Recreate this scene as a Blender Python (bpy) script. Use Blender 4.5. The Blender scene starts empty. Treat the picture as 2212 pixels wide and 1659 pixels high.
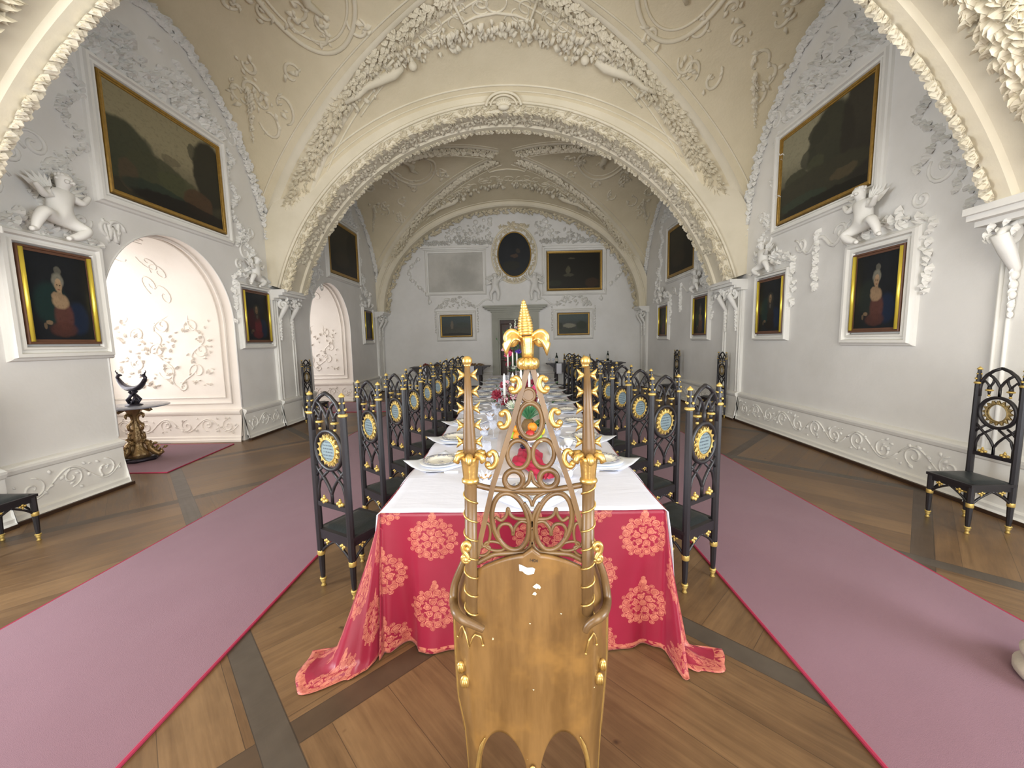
import bpy, bmesh, math, random
from math import sin, cos, pi, sqrt, radians, atan2
from mathutils import Vector, Matrix
random.seed(7)
SC = bpy.context.scene
COL = SC.collection
V = Vector

# ------------------------------------------------------------------ camera
EYE = V((0, 0, 1.65))
FPX = 850.0
_p, _y, _r = radians(6.12), radians(-1.09), radians(-1.147)
FWD = V((sin(_y)*cos(_p), cos(_y)*cos(_p), -sin(_p)))
_rt = V((cos(_y), -sin(_y), 0)); _up = _rt.cross(FWD)
RGT = _rt*cos(_r) + _up*sin(_r); UPV = -_rt*sin(_r) + _up*cos(_r)
cd = bpy.data.cameras.new('camera'); cam = bpy.data.objects.new('camera', cd); COL.objects.link(cam)
cd.sensor_fit = 'HORIZONTAL'; cd.sensor_width = 36.0; cd.lens = FPX*36.0/2212.0
cd.clip_start = 0.05; cd.clip_end = 200
cam.matrix_world = Matrix(((RGT.x, UPV.x, -FWD.x, EYE.x), (RGT.y, UPV.y, -FWD.y, EYE.y), (RGT.z, UPV.z, -FWD.z, EYE.z), (0, 0, 0, 1)))
SC.camera = cam

# ------------------------------------------------------------------ light and exposure
SC.view_settings.view_transform = 'Standard'; SC.view_settings.look = 'None'
SC.view_settings.exposure = 0.2; SC.view_settings.gamma = 1.0; SC.view_settings.use_curve_mapping = False
w = bpy.data.worlds.new('daylight'); SC.world = w; w.use_nodes = True
w.node_tree.nodes['Background'].inputs[0].default_value = (0.80, 0.88, 1.0, 1)
w.node_tree.nodes['Background'].inputs[1].default_value = 2.2

def area(name, loc, direction, sx, sy, power, color):
    l = bpy.data.lights.new(name, 'AREA'); l.shape = 'RECTANGLE'; l.size = sx; l.size_y = sy
    l.energy = power; l.color = color
    o = bpy.data.objects.new(name, l); COL.objects.link(o); o.location = loc
    o.rotation_euler = V(direction).to_track_quat('-Z', 'Z').to_euler()
    return o
DAY = (0.86, 0.93, 1.0)
# daylight entering through the windows at the back of the niches and behind the viewer
area('window_light_niche_near', (-7.15, 5.65, 1.75), (1, 0.12, -0.05), 2.4, 1.5, 36, (1.0, 0.95, 0.89))
area('window_light_niche_far', (-7.15, 10.4, 1.75), (1, 0.1, -0.05), 2.4, 1.5, 26, (1.0, 0.95, 0.89))
area('window_light_niche_side', (-4.7, 0.9, 2.0), (1, 0.35, 0.05), 2.6, 1.7, 250, DAY)
area('window_light_opposite', (4.2, -0.6, 2.0), (-1, 0.55, 0.05), 2.6, 1.7, 200, DAY)
area('window_light_end_wall', (-0.2, -3.6, 2.8), (0, 1, 0.30), 4.2, 6.0, 410, (1.0, 0.95, 0.87))

# ------------------------------------------------------------------ node helper
class X:
    def __init__(s, nt, sock): s.nt, s.s = nt, sock
    def _m(s, op, o=None, c=None):
        n = s.nt.nodes.new('ShaderNodeMath'); n.operation = op
        s.nt.links.new(s.s, n.inputs[0])
        for i, q in ((1, o), (2, c)):
            if q is None: continue
            if isinstance(q, X): s.nt.links.new(q.s, n.inputs[i])
            else: n.inputs[i].default_value = q
        return X(s.nt, n.outputs[0])
    def __add__(s, o): return s._m('ADD', o)
    def __sub__(s, o): return s._m('SUBTRACT', o)
    def __mul__(s, o): return s._m('MULTIPLY', o)
    def __truediv__(s, o): return s._m('DIVIDE', o)
    def lt(s, o): return s._m('LESS_THAN', o)
    def gt(s, o): return s._m('GREATER_THAN', o)
    def mx(s, o): return s._m('MAXIMUM', o)
    def mn(s, o): return s._m('MINIMUM', o)
    def fl(s): return s._m('FLOOR')
    def fr(s): return s._m('FRACT')
    def ab(s): return s._m('ABSOLUTE')
    def sq(s): return s._m('MULTIPLY', s)
    def rt(s): return s._m('SQRT')
    def cs(s): return s._m('COSINE')
    def sn(s): return s._m('SINE')
    def inv(s):
        n = s._m('MULTIPLY', -1.0); return n._m('ADD', 1.0)
    def sm(s, a, b):
        n = s.nt.nodes.new('ShaderNodeMapRange'); n.interpolation_type = 'SMOOTHSTEP'
        s.nt.links.new(s.s, n.inputs[0]); n.inputs[1].default_value = a; n.inputs[2].default_value = b
        return X(s.nt, n.outputs[0])

def rgb(c): return (c[0], c[1], c[2], 1)
def new_mat(name):
    m = bpy.data.materials.new(name); m.use_nodes = True
    return m, m.node_tree, m.node_tree.nodes['Principled BSDF']
def coords(nt, which='Object'):
    tc = nt.nodes.new('ShaderNodeTexCoord'); sp = nt.nodes.new('ShaderNodeSeparateXYZ')
    nt.links.new(tc.outputs[which], sp.inputs[0])
    return X(nt, sp.outputs[0]), X(nt, sp.outputs[1]), X(nt, sp.outputs[2]), tc.outputs[which]
def noise(nt, vec, scale, detail=3, rough=0.5, dist=0.0):
    n = nt.nodes.new('ShaderNodeTexNoise'); n.inputs['Scale'].default_value = scale
    n.inputs['Detail'].default_value = detail; n.inputs['Roughness'].default_value = rough
    n.inputs['Distortion'].default_value = dist
    if vec is not None: nt.links.new(vec, n.inputs['Vector'])
    return X(nt, n.outputs['Fac'])
def comb(nt, x, y, z=None):
    n = nt.nodes.new('ShaderNodeCombineXYZ')
    for i, q in enumerate((x, y, z)):
        if q is None: continue
        if isinstance(q, X): nt.links.new(q.s, n.inputs[i])
        else: n.inputs[i].default_value = q
    return n.outputs[0]
def mixc(nt, fac, a, b):
    n = nt.nodes.new('ShaderNodeMix'); n.data_type = 'RGBA'
    if isinstance(fac, X): nt.links.new(fac.s, n.inputs[0])
    else: n.inputs[0].default_value = fac
    for i, q in ((6, a), (7, b)):
        if isinstance(q, tuple): n.inputs[i].default_value = rgb(q)
        else: nt.links.new(q, n.inputs[i])
    return n.outputs[2]
def bump(nt, bsdf, h, strength=0.3, dist=0.01):
    b = nt.nodes.new('ShaderNodeBump'); b.inputs['Strength'].default_value = strength; b.inputs['Distance'].default_value = dist
    nt.links.new(h.s, b.inputs['Height']); nt.links.new(b.outputs[0], bsdf.inputs['Normal'])
def simple(name, col, rough=0.5, metal=0.0, var=0.0, vscale=8, bmp=0.0, bscale=40, spec=None):
    m, nt, b = new_mat(name)
    b.inputs['Base Color'].default_value = rgb(col); b.inputs['Roughness'].default_value = rough; b.inputs['Metallic'].default_value = metal
    if spec is not None: b.inputs['Specular IOR Level'].default_value = spec
    if var or bmp:
        _, _, _, vec = coords(nt)
        if var:
            n = noise(nt, vec, vscale, 4)
            d = tuple(max(0, c*(1-var)) for c in col); u = tuple(min(1, c*(1+var)) for c in col)
            nt.links.new(mixc(nt, n, d, u), b.inputs['Base Color'])
        if bmp: bump(nt, b, noise(nt, vec, bscale, 4), bmp, 0.01)
    return m

def plaster(name, a, c, rough=0.75, bmp=0.25):
    m, nt, b = new_mat(name)
    _, _, _, vec = coords(nt)
    n = noise(nt, vec, 0.9, 5, 0.6); k = noise(nt, vec, 6.0, 4)
    nt.links.new(mixc(nt, n.sm(0.3, 0.7), a, c), b.inputs['Base Color'])
    b.inputs['Roughness'].default_value = rough
    h = k*0.6 + noise(nt, vec, 30, 3)*0.3
    bump(nt, b, h, bmp, 0.02)
    return m
M = {}
M['wall'] = plaster('white_wall_plaster', (0.70, 0.685, 0.65), (0.78, 0.765, 0.735), 0.5, 0.18)
M['vault'] = plaster('ivory_vault_plaster', (0.70, 0.615, 0.43), (0.78, 0.69, 0.50), 0.8, 0.5)
M['niche'] = plaster('bounce_tinted_niche_plaster', (0.76, 0.695, 0.62), (0.82, 0.755, 0.685), 0.6, 0.2)  # peach tint puts warm light bounced off the floor into the plaster colour
M['stucco'] = plaster('ivory_stucco', (0.71, 0.645, 0.49), (0.81, 0.74, 0.585), 0.7, 0.25)
M['stucco_wall'] = plaster('white_stucco', (0.74, 0.725, 0.68), (0.82, 0.805, 0.76), 0.6, 0.15)
M['stone'] = plaster('grey_door_stone', (0.34, 0.34, 0.29), (0.42, 0.42, 0.36), 0.8, 0.4)
M['blank'] = plaster('mottled_grey_plaster', (0.42, 0.41, 0.37), (0.60, 0.58, 0.53), 0.8, 0.6)
M['black'] = simple('black_painted_wood', (0.014, 0.012, 0.014), 0.42, 0, 0.25, 10, 0.05)
M['leather'] = simple('black_leather_seat', (0.012, 0.016, 0.017), 0.35, 0, 0.3, 20, 0.15, 60)
M['gilt'] = simple('yellow_gilding', (0.55, 0.39, 0.115), 0.40, 0.5, 0.15, 30)
M['dullgilt'] = simple('tarnished_gilding', (0.30, 0.22, 0.09), 0.5, 0.5, 0.3, 30)
M['gold'] = simple('bright_burnished_gold', (0.66, 0.44, 0.145), 0.30, 0.8, 0.3, 25, 0.15, 60)
M['frame_gold'] = simple('gilt_picture_frame', (0.36, 0.22, 0.05), 0.35, 0.55, 0.35, 20, 0.2, 50)
M['frame_brown'] = simple('brown_picture_frame', (0.13, 0.06, 0.035), 0.45, 0.0, 0.2, 20)
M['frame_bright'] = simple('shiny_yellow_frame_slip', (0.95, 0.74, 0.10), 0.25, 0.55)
M['silver'] = simple('silver_plate', (0.62, 0.60, 0.58), 0.25, 0.95)
M['porcelain'] = simple('white_porcelain', (0.85, 0.86, 0.88), 0.15)
M['wax'] = simple('ivory_candle_wax', (0.88, 0.86, 0.80), 0.45)
M['linen'] = simple('white_linen_napkin', (0.74, 0.78, 0.88), 0.8, 0, 0.04, 10, 0.1, 40)
M['paper'] = simple('white_paper_sheet', (0.75, 0.76, 0.82), 0.8)
M['darkwood'] = simple('dark_stained_wood', (0.035, 0.028, 0.03), 0.45, 0, 0.3, 8, 0.1)
M['door'] = simple('dark_brown_door_wood', (0.055, 0.025, 0.015), 0.5, 0, 0.35, 5, 0.2)
M['bronze'] = simple('dark_bronze', (0.05, 0.045, 0.06), 0.35, 0.7, 0.3, 30, 0.3, 60)
M['giltbronze'] = simple('aged_gilt_bronze', (0.28, 0.19, 0.09), 0.33, 0.7, 0.45, 22, 0.5, 40)
M['marble'] = simple('grey_marble_top', (0.25, 0.26, 0.30), 0.15, 0, 0.3, 6)
M['stonefoot'] = simple('pale_stone_foot', (0.52, 0.46, 0.38), 0.7, 0, 0.2, 14, 0.3, 30)
M['glassgreen'] = simple('dark_green_bottle_glass', (0.01, 0.02, 0.012), 0.12)
M['winelabel'] = simple('cream_bottle_label', (0.55, 0.52, 0.45), 0.7)
M['organza'] = simple('crimson_organza', (0.42, 0.02, 0.06), 0.5, 0, 0.4, 14, 0.3, 30)
M['runner'] = simple('beige_table_runner', (0.56, 0.50, 0.50), 0.8, 0, 0.05, 12, 0.15, 60)
M['redbind'] = simple('crimson_carpet_binding', (0.36, 0.025, 0.07), 0.8)
M['leaf'] = simple('green_leaves', (0.035, 0.10, 0.03), 0.5, 0, 0.4, 20)
M['pineleaf'] = simple('pineapple_leaf_green', (0.06, 0.22, 0.10), 0.5, 0, 0.3, 20)
M['pineskin'] = simple('pineapple_skin', (0.16, 0.09, 0.03), 0.7, 0, 0.5, 40, 0.6, 60)
M['fl_red'] = simple('deep_red_petals', (0.22, 0.01, 0.03), 0.6, 0, 0.4, 30)
M['fl_pink'] = simple('pink_petals', (0.75, 0.07, 0.22), 0.6, 0, 0.3, 30)
M['fl_rose'] = simple('pale_pink_petals', (0.78, 0.45, 0.52), 0.6, 0, 0.2, 30)
M['fl_white'] = simple('cream_white_petals', (0.75, 0.80, 0.66), 0.6, 0, 0.15, 30)
M['fl_purple'] = simple('violet_petals', (0.12, 0.04, 0.45), 0.6, 0, 0.3, 30)
M['orange'] = simple('orange_peel', (0.85, 0.26, 0.02), 0.4, 0, 0.1, 30, 0.15, 120)
M['lemon'] = simple('yellow_peel', (0.85, 0.62, 0.05), 0.4, 0, 0.1, 30)
M['lime'] = simple('green_apple_skin', (0.30, 0.60, 0.06), 0.3, 0, 0.15, 20)
M['redfruit'] = simple('red_apple_skin', (0.45, 0.03, 0.03), 0.3, 0, 0.3, 12)
M['grape'] = simple('black_grape_skin', (0.015, 0.012, 0.03), 0.3)
M['ink'] = simple('black_ink', (0.03, 0.02, 0.015), 0.8)
M['chip'] = simple('cream_gesso_chip', (0.72, 0.62, 0.42), 0.7)
M['sticker'] = simple('torn_white_paper_label', (0.72, 0.70, 0.66), 0.8)
M['skirtwood'] = simple('dark_wooden_floor_edging', (0.045, 0.022, 0.012), 0.5, 0, 0.3, 5)
M['napkinring'] = simple('orange_gold_ribbon', (0.70, 0.36, 0.09), 0.35, 0.3)
M['windowframe'] = simple('white_painted_window_wood', (0.7, 0.7, 0.68), 0.5)

def glass_mat():
    m, nt, b = new_mat('clear_glass'); b.inputs['Roughness'].default_value = 0.03; b.inputs['Base Color'].default_value = (0.9, 0.93, 1, 1)
    b.inputs['Specular IOR Level'].default_value = 0.9
    tr = nt.nodes.new('ShaderNodeBsdfTransparent'); tr.inputs[0].default_value = (0.96, 0.97, 1, 1)
    lw = nt.nodes.new('ShaderNodeLayerWeight'); lw.inputs['Blend'].default_value = 0.25
    mx = nt.nodes.new('ShaderNodeMixShader'); f = X(nt, lw.outputs['Facing'])*0.55+0.08
    nt.links.new(f.s, mx.inputs[0]); nt.links.new(tr.outputs[0], mx.inputs[1]); nt.links.new(b.outputs[0], mx.inputs[2])
    nt.links.new(mx.outputs[0], nt.nodes['Material Output'].inputs['Surface'])
    return m
M['glass'] = glass_mat()

def floor_mat():
    m, nt, b = new_mat('worn_parquet_boards')
    x, y, z, vec = coords(nt)
    R2 = 1/sqrt(2)
    u = (x+y)*R2; v = (x-y)*R2
    P = 1.87
    ua = (u-0.23)/P; va = (v-0.04)/P
    fu = ua.fr(); fv = va.fr(); iu = ua.fl(); iv = va.fl()
    B = 0.13/P
    band_u = fu.lt(B); band_v = fv.lt(B)
    band = band_u.mx(band_v)
    par = ((iu+iv)*0.5).fr().gt(0.25)           # which way the boards of a field run
    across = (fv*par.inv()+fu*par)*P            # measured across the boards
    along = (fu*par.inv()+fv*par)*P
    PW = 0.262
    pi_ = (across/PW).fl(); pf = (across/PW).fr()
    seed = pi_*0.37 + iu*1.7 + iv*3.1
    wn = nt.nodes.new('ShaderNodeTexWhiteNoise'); wn.noise_dimensions = '1D'; nt.links.new(seed.s, wn.inputs['W'])
    rnd = X(nt, wn.outputs[0])
    gr = noise(nt, comb(nt, across*26.0+rnd*40.0, along*1.6, seed), 1.0, 5, 0.6, 0.6)
    mott = noise(nt, vec, 1.7, 4, 0.6)
    knots = noise(nt, comb(nt, across*5.0, along*4.0, seed), 1.6, 2)
    fine = noise(nt, comb(nt, across*90.0, along*7.0, seed), 1.0, 4, 0.7)
    tone = gr*0.42 + rnd*0.17 + mott*0.50 + fine*0.18 - knots.sm(0.74, 0.79)*0.30 - 0.05
    cr = nt.nodes.new('ShaderNodeValToRGB'); e = cr.color_ramp.elements
    e[0].position = 0.25; e[0].color = (0.036, 0.019, 0.009, 1); e[1].position = 0.84; e[1].color = (0.225, 0.130, 0.058, 1)
    k = e.new(0.52); k.color = (0.112, 0.061, 0.027, 1)
    nt.links.new(tone.s, cr.inputs[0])
    gb = noise(nt, comb(nt, (x+y)*9.0, (x-y)*9.0, 0.0), 0.7, 4)
    gcol = mixc(nt, gb, (0.048, 0.036, 0.026), (0.090, 0.070, 0.052)); bcol = mixc(nt, gb, (0.045, 0.027, 0.015), (0.090, 0.056, 0.032))
    c1 = mixc(nt, band, cr.outputs[0], mixc(nt, band_u, bcol, gcol))
    joint = (pf.lt(0.011)*band.inv()).mx((fu-B).ab().lt(0.0016)).mx(((fv-B).ab().lt(0.0016))*band_u.inv()).mx(fu.lt(0.0018)).mx(fv.lt(0.0018)*band_u.inv())
    c2 = mixc(nt, joint*0.6, c1, (0.018, 0.011, 0.007))
    nt.links.new(c2, b.inputs['Base Color'])
    nt.links.new((gr*0.16+mott*0.16+0.24).s, b.inputs['Roughness'])
    bump(nt, b, gr*0.4 - joint*1.0 + rnd*0.3 + mott*0.8, 0.25, 0.008)
    return m
M['floor'] = floor_mat()

def carpet_mat():
    m, nt, b = new_mat('dusty_rose_carpet')
    x, y, z, vec = coords(nt)
    n = noise(nt, vec, 1.3, 3); f = noise(nt, vec, 320, 2, 0.7)
    nt.links.new(mixc(nt, n*0.45+f*0.55, (0.165, 0.080, 0.102), (0.245, 0.135, 0.165)), b.inputs['Base Color'])
    b.inputs['Roughness'].default_value = 0.95; b.inputs['Sheen Weight'].default_value = 0.15
    b.inputs['Specular IOR Level'].default_value = 0.1
    bump(nt, b, f+noise(nt, vec, 2.0, 2)*6.0, 0.4, 0.006)
    return m
M['carpet'] = carpet_mat()

def damask_mat():
    m, nt, b = new_mat('crimson_damask_silk')
    u, v, _, vec = coords(nt, 'UV')
    nz = noise(nt, vec, 16, 3, 0.6)
    def lattice(ou, ov):
        PU, PV = 0.555, 0.38
        lx = (((u+ou)/PU).fr()-0.5)*PU; ly = (((v+ov)/PV).fr()-0.5)*PV
        ly = ly*1.16
        at = nt.nodes.new('ShaderNodeMath'); at.operation = 'ARCTAN2'
        nt.links.new(ly.s, at.inputs[0]); nt.links.new(lx.s, at.inputs[1]); a = X(nt, at.outputs[0])
        r = (lx.sq()+ly.sq()).rt()
        def blobs(n, R, br, ph, ex=1.0):
            # n round lobes on a circle of radius R
            k = (a*(n/(2*pi))+ph).fr()-0.5
            ax_ = k*(2*pi*R/n)*ex; ay_ = r-R
            dd = (ax_.sq()+ay_.sq()).rt() - (nz-0.5)*0.010
            return dd.lt(br), (dd-br*0.62).ab().lt(0.0011)
        b1, l1_ = blobs(13, 0.100, 0.0215, 0.5); b2, l2_ = blobs(13, 0.124, 0.0125, 0.0); b3, l3_ = blobs(13, 0.079, 0.0105, 0.0)
        b4, l4_ = blobs(6, 0.042, 0.0195, 0.25); b5, l5_ = blobs(12, 0.060, 0.0065, 0.3)
        core = r.lt(0.021); cl = (r-0.021).ab().lt(0.0014)
        t1 = ((lx.sq()+(ly+0.140).sq()).rt()-(nz-0.5)*0.01).lt(0.021); t2 = (lx.sq()+(ly+0.166).sq()).rt().lt(0.012)
        ring = b1.mx(b2).mx(b3); flower = b4.mx(core).mx(b5); tip = t1.mx(t2)
        lines = l1_.mx(l2_).mx(l4_).mx(cl).mx(l3_)
        return (ring.mx(flower).mx(tip)), lines
    a1, l1 = lattice(0.5135, 0.045); a2, l2 = lattice(0.791, 0.235)
    mask = a1.mx(a2); ln = l1.mx(l2)
    vo = nt.nodes.new('ShaderNodeTexVoronoi'); vo.feature = 'DISTANCE_TO_EDGE'; vo.inputs['Scale'].default_value = 60; nt.links.new(vec, vo.inputs['Vector'])
    edge = X(nt, vo.outputs['Distance'])
    vo2 = nt.nodes.new('ShaderNodeTexVoronoi'); vo2.inputs['Scale'].default_value = 60; nt.links.new(vec, vo2.inputs['Vector'])
    hue = nt.nodes.new('ShaderNodeSeparateColor'); nt.links.new(vo2.outputs['Color'], hue.inputs[0]); hv = X(nt, hue.outputs[0])
    mask = mask*(ln*0.85).inv()*edge.gt(0.012)
    hem = v.gt(0.735)
    hm = hem*(noise(nt, vec, 30, 3).gt(0.44))
    gold = mixc(nt, hv, (0.36, 0.085, 0.058), (0.50, 0.165, 0.105))
    gold = mixc(nt, ln*0.6, gold, (0.30, 0.03, 0.04))
    base = mixc(nt, noise(nt, vec, 4, 2), (0.20, 0.006, 0.022), (0.275, 0.010, 0.036))
    c = mixc(nt, mask.mx(hm), base, gold)
    nt.links.new(c, b.inputs['Base Color'])
    nt.links.new((mask*0.12+0.36).s, b.inputs['Roughness'])
    b.inputs['Sheen Weight'].default_value = 0.12; b.inputs['Sheen Tint'].default_value = (1, 0.5, 0.6, 1)
    bump(nt, b, mask*0.5+noise(nt, vec, 400, 1)*0.15+noise(nt, vec, 5, 3)*2, 0.25, 0.004)
    return m
M['damask'] = damask_mat()

def whitecloth_mat():
    m, nt, b = new_mat('white_cotton_tablecloth')
    x, y, z, vec = coords(nt)
    b.inputs['Base Color'].default_value = (0.66, 0.67, 0.76, 1); b.inputs['Roughness'].default_value = 0.75
    wv = noise(nt, comb(nt, x*1.2, y*5.0, 0.0), 1.5, 4, 0.6, 0.8)
    bump(nt, b, wv*1.0+noise(nt, vec, 9, 3)*0.3, 0.35, 0.012)
    return m
M['whitecloth'] = whitecloth_mat()

def plate_mat():
    m, nt, b = new_mat('cream_plate_blue_border')
    x, y, z, vec = coords(nt)
    r = (x.sq()+y.sq()).rt()
    at = nt.nodes.new('ShaderNodeMath'); at.operation = 'ARCTAN2'; nt.links.new(y.s, at.inputs[0]); nt.links.new(x.s, at.inputs[1]); a = X(nt, at.outputs[0])
    n = noise(nt, vec, 60, 3)
    rim = r.gt(0.088)*(r-(a*14.0).cs()*0.006).gt(0.094)*n.gt(0.47)
    mid = r.lt(0.026)*noise(nt, vec, 90, 2).gt(0.52)
    c = mixc(nt, (rim.mx(mid))*0.75, (0.78, 0.76, 0.68), (0.16, 0.17, 0.30))
    nt.links.new(c, b.inputs['Base Color']); b.inputs['Roughness'].default_value = 0.2
    return m
M['plate'] = plate_mat()

def plaque_mat():
    m, nt, b = new_mat('grey_blue_lettered_disc')
    x, y, z, vec = coords(nt)
    row = ((z*46.0).fr()-0.5).ab().lt(0.2)
    scr = noise(nt, comb(nt, x*190.0, z*60.0, 0.0), 1.0, 3).gt(0.46)
    side = x.ab().lt(0.052)
    c = mixc(nt, row*scr*side*0.8, (0.17, 0.23, 0.25), (0.02, 0.03, 0.05))
    nt.links.new(c, b.inputs['Base Color']); b.inputs['Roughness'].default_value = 0.4
    return m
M['plaque'] = plaque_mat()

def throne_panel_mat(name, c0, c1, c2, rough):
    m, nt, b = new_mat(name)
    x, y, z, vec = coords(nt)
    st = noise(nt, comb(nt, x*16.0, y*16.0, z*2.2), 1.0, 5, 0.6)
    bl = noise(nt, vec, 5, 4, 0.6)
    cr = mixc(nt, st.sm(0.3, 0.7), c0, c1)
    cr = mixc(nt, bl.sm(0.48, 0.7)*0.7, cr, c2)
    chips = noise(nt, vec, 30, 2, 0.4).gt(0.775)
    cr = mixc(nt, chips, cr, (0.70, 0.58, 0.34))
    nt.links.new(cr, b.inputs['Base Color']); b.inputs['Roughness'].default_value = rough
    bump(nt, b, st*0.5+noise(nt, vec, 60, 3)*0.3, 0.15, 0.004)
    return m
M['ochre'] = throne_panel_mat('ochre_painted_wood', (0.120, 0.060, 0.017), (0.205, 0.110, 0.036), (0.26, 0.135, 0.036), 0.30)
M['umber'] = throne_panel_mat('umber_painted_wood', (0.105, 0.055, 0.020), (0.165, 0.094, 0.038), (0.20, 0.115, 0.042), 0.33)

def painting_mat(name, bg, blobs, grad=None, warp=0.035, soft=(0.45, 1.15)):
    """bg: colour; blobs: (u, v, ru, rv, colour, strength)"""
    m, nt, b = new_mat(name)
    u, v, _, vec = coords(nt, 'UV')
    if warp:
        u = u + (noise(nt, vec, 9, 3)-0.5)*(warp*2); v = v + (noise(nt, vec, 11, 3)-0.5)*(warp*2)
    c = None
    if grad: c = mixc(nt, v.sm(grad[0], grad[1]), grad[2], grad[3])
    else: c = mixc(nt, noise(nt, vec, 5, 4), tuple(q*0.6 for q in bg), tuple(q*1.4 for q in bg))
    for (cu, cv, ru, rv, colr, st) in blobs:
        d = ((u-cu)/ru).sq() + ((v-cv)/rv).sq()
        msk = d.sm(*soft).inv()*st
        c = mixc(nt, msk, c, colr)
    n2 = noise(nt, vec, 26, 4, 0.7)
    c = mixc(nt, n2.sm(0.45, 0.8)*0.35, c, (0.012, 0.011, 0.008))
    nt.links.new(c, b.inputs['Base Color']); b.inputs['Roughness'].default_value = 0.45
    b.inputs['Specular IOR Level'].default_value = 0.25
    return m

# ------------------------------------------------------------------ mesh builder
class MB:
    def __init__(s): s.v = []; s.f = []; s.m = []; s.sm = []; s.cur = 0; s.smooth = True
    def add(s, vs, fs):
        o = len(s.v); s.v += [tuple(p) for p in vs]
        for f in fs: s.f.append(tuple(i+o for i in f)); s.m.append(s.cur); s.sm.append(s.smooth)
    def box(s, a, b, rot=None, c=None):
        vs = [V((x, y, z)) for x in (a[0], b[0]) for y in (a[1], b[1]) for z in (a[2], b[2])]
        if rot is not None:
            c = V(c) if c is not None else (V(a)+V(b))/2
            vs = [rot @ (p-c)+c for p in vs]
        k = s.smooth; s.smooth = False
        s.add(vs, [(0, 1, 3, 2), (4, 6, 7, 5), (0, 4, 5, 1), (2, 3, 7, 6), (0, 2, 6, 4), (1, 5, 7, 3)]); s.smooth = k
    def tube(s, pts, r, n=8, closed=False, flat=None, up=None):
        """tube along points; r number or list; flat=(a,b) scales the section along side and up"""
        pts = [V(p) for p in pts]; N = len(pts)
        if N < 2: return
        rs = r if isinstance(r, (list, tuple)) else [r]*N
        tang = []
        for i in range(N):
            if closed: t = pts[(i+1) % N]-pts[i-1]
            else: t = pts[min(i+1, N-1)]-pts[max(i-1, 0)]
            tang.append(t.normalized() if t.length > 1e-9 else V((0, 0, 1)))
        ref = V(up) if up is not None else (V((0, 0, 1)) if abs(tang[0].z) < 0.9 else V((0, 1, 0)))
        vs = []
        for i in range(N):
            t = tang[i]
            side = t.cross(ref)
            if side.length < 1e-4: side = t.cross(V((0.3, 0.7, 0.2)))
            side.normalize(); nn = side.cross(t).normalized()
            if up is None: ref = nn
            fa, fb = flat if flat else (1, 1)
            for k in range(n):
                a = 2*pi*k/n + pi/n
                vs.append(pts[i]+side*(cos(a)*rs[i]*fa)+nn*(sin(a)*rs[i]*fb))
        fs = []
        for i in range(N if closed else N-1):
            j = (i+1) % N
            for k in range(n): fs.append((i*n+k, i*n+(k+1) % n, j*n+(k+1) % n, j*n+k))
        if not closed: fs += [tuple(range(n))[::-1], tuple(range((N-1)*n, N*n))]
        s.add(vs, fs)
    def lathe(s, prof, n=16, c=(0, 0, 0), mat=None, flute=None):
        vs = []; c = V(c)
        for (r, z) in prof:
            for k in range(n):
                a = 2*pi*k/n
                rr = r*(1+(flute[1]*cos(flute[0]*a) if flute else 0))
                p = V((rr*cos(a), rr*sin(a), z))
                if mat is not None: p = mat @ p
                vs.append(p+c)
        fs = []
        for i in range(len(prof)-1):
            for k in range(n): fs.append((i*n+k, i*n+(k+1) % n, (i+1)*n+(k+1) % n, (i+1)*n+k))
        if prof[0][0] > 1e-6: fs.append(tuple(range(n))[::-1])
        if prof[-1][0] > 1e-6: fs.append(tuple(range((len(prof)-1)*n, len(prof)*n)))
        s.add(vs, fs)
    def ball(s, c, r, n=10, m=7, mat=None):
        if not isinstance(r, (tuple, list)): r = (r, r, r)
        c = V(c); vs = []; fs = []
        for i in range(m+1):
            t = pi*i/m
            for k in range(n):
                a = 2*pi*k/n; p = V((r[0]*sin(t)*cos(a), r[1]*sin(t)*sin(a), -r[2]*cos(t)))
                if mat is not None: p = mat @ p
                vs.append(c+p)
        for i in range(m):
            for k in range(n): fs.append((i*n+k, i*n+(k+1) % n, (i+1)*n+(k+1) % n, (i+1)*n+k))
        s.add(vs, fs)
    def prism(s, poly, fn, d0, d1):
        """poly of 2-D points, fn(a,b,d)->3-D, extruded from d0 to d1"""
        n = len(poly); vs = [fn(a, b, d0) for a, b in poly]+[fn(a, b, d1) for a, b in poly]
        fs = [tuple(range(n))[::-1], tuple(range(n, 2*n))]+[(i, (i+1) % n, n+(i+1) % n, n+i) for i in range(n)]
        k = s.smooth; s.smooth = False; s.add(vs, fs); s.smooth = k
    def grid(s, nu, nv, fn, flip=False):
        vs = [fn(i/nu, j/nv) for i in range(nu+1) for j in range(nv+1)]
        fs = []
        for i in range(nu):
            for j in range(nv):
                q = (i*(nv+1)+j, (i+1)*(nv+1)+j, (i+1)*(nv+1)+j+1, i*(nv+1)+j+1)
                fs.append(q[::-1] if flip else q)
        s.add(vs, fs)
    def shift(s, o):
        s.v = [(p[0]-o[0], p[1]-o[1], p[2]-o[2]) for p in s.v]; return s
    def build(s, name, mats, parent=None, loc=None, uvs=None, weld=False):
        me = bpy.data.meshes.new(name)
        me.from_pydata(s.v, [], s.f)
        if not isinstance(mats, (list, tuple)): mats = [mats]
        for q in mats: me.materials.append(M[q] if isinstance(q, str) else q)
        me.polygons.foreach_set('material_index', s.m)
        me.polygons.foreach_set('use_smooth', s.sm)
        if uvs is not None:
            ul = me.uv_layers.new(name='UVMap')
            for l in me.loops: ul.data[l.index].uv = uvs[l.vertex_index]
        me.validate(); me.update()
        bm = bmesh.new(); bm.from_mesh(me)
        if weld: bmesh.ops.remove_doubles(bm, verts=bm.verts, dist=1e-5)
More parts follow.
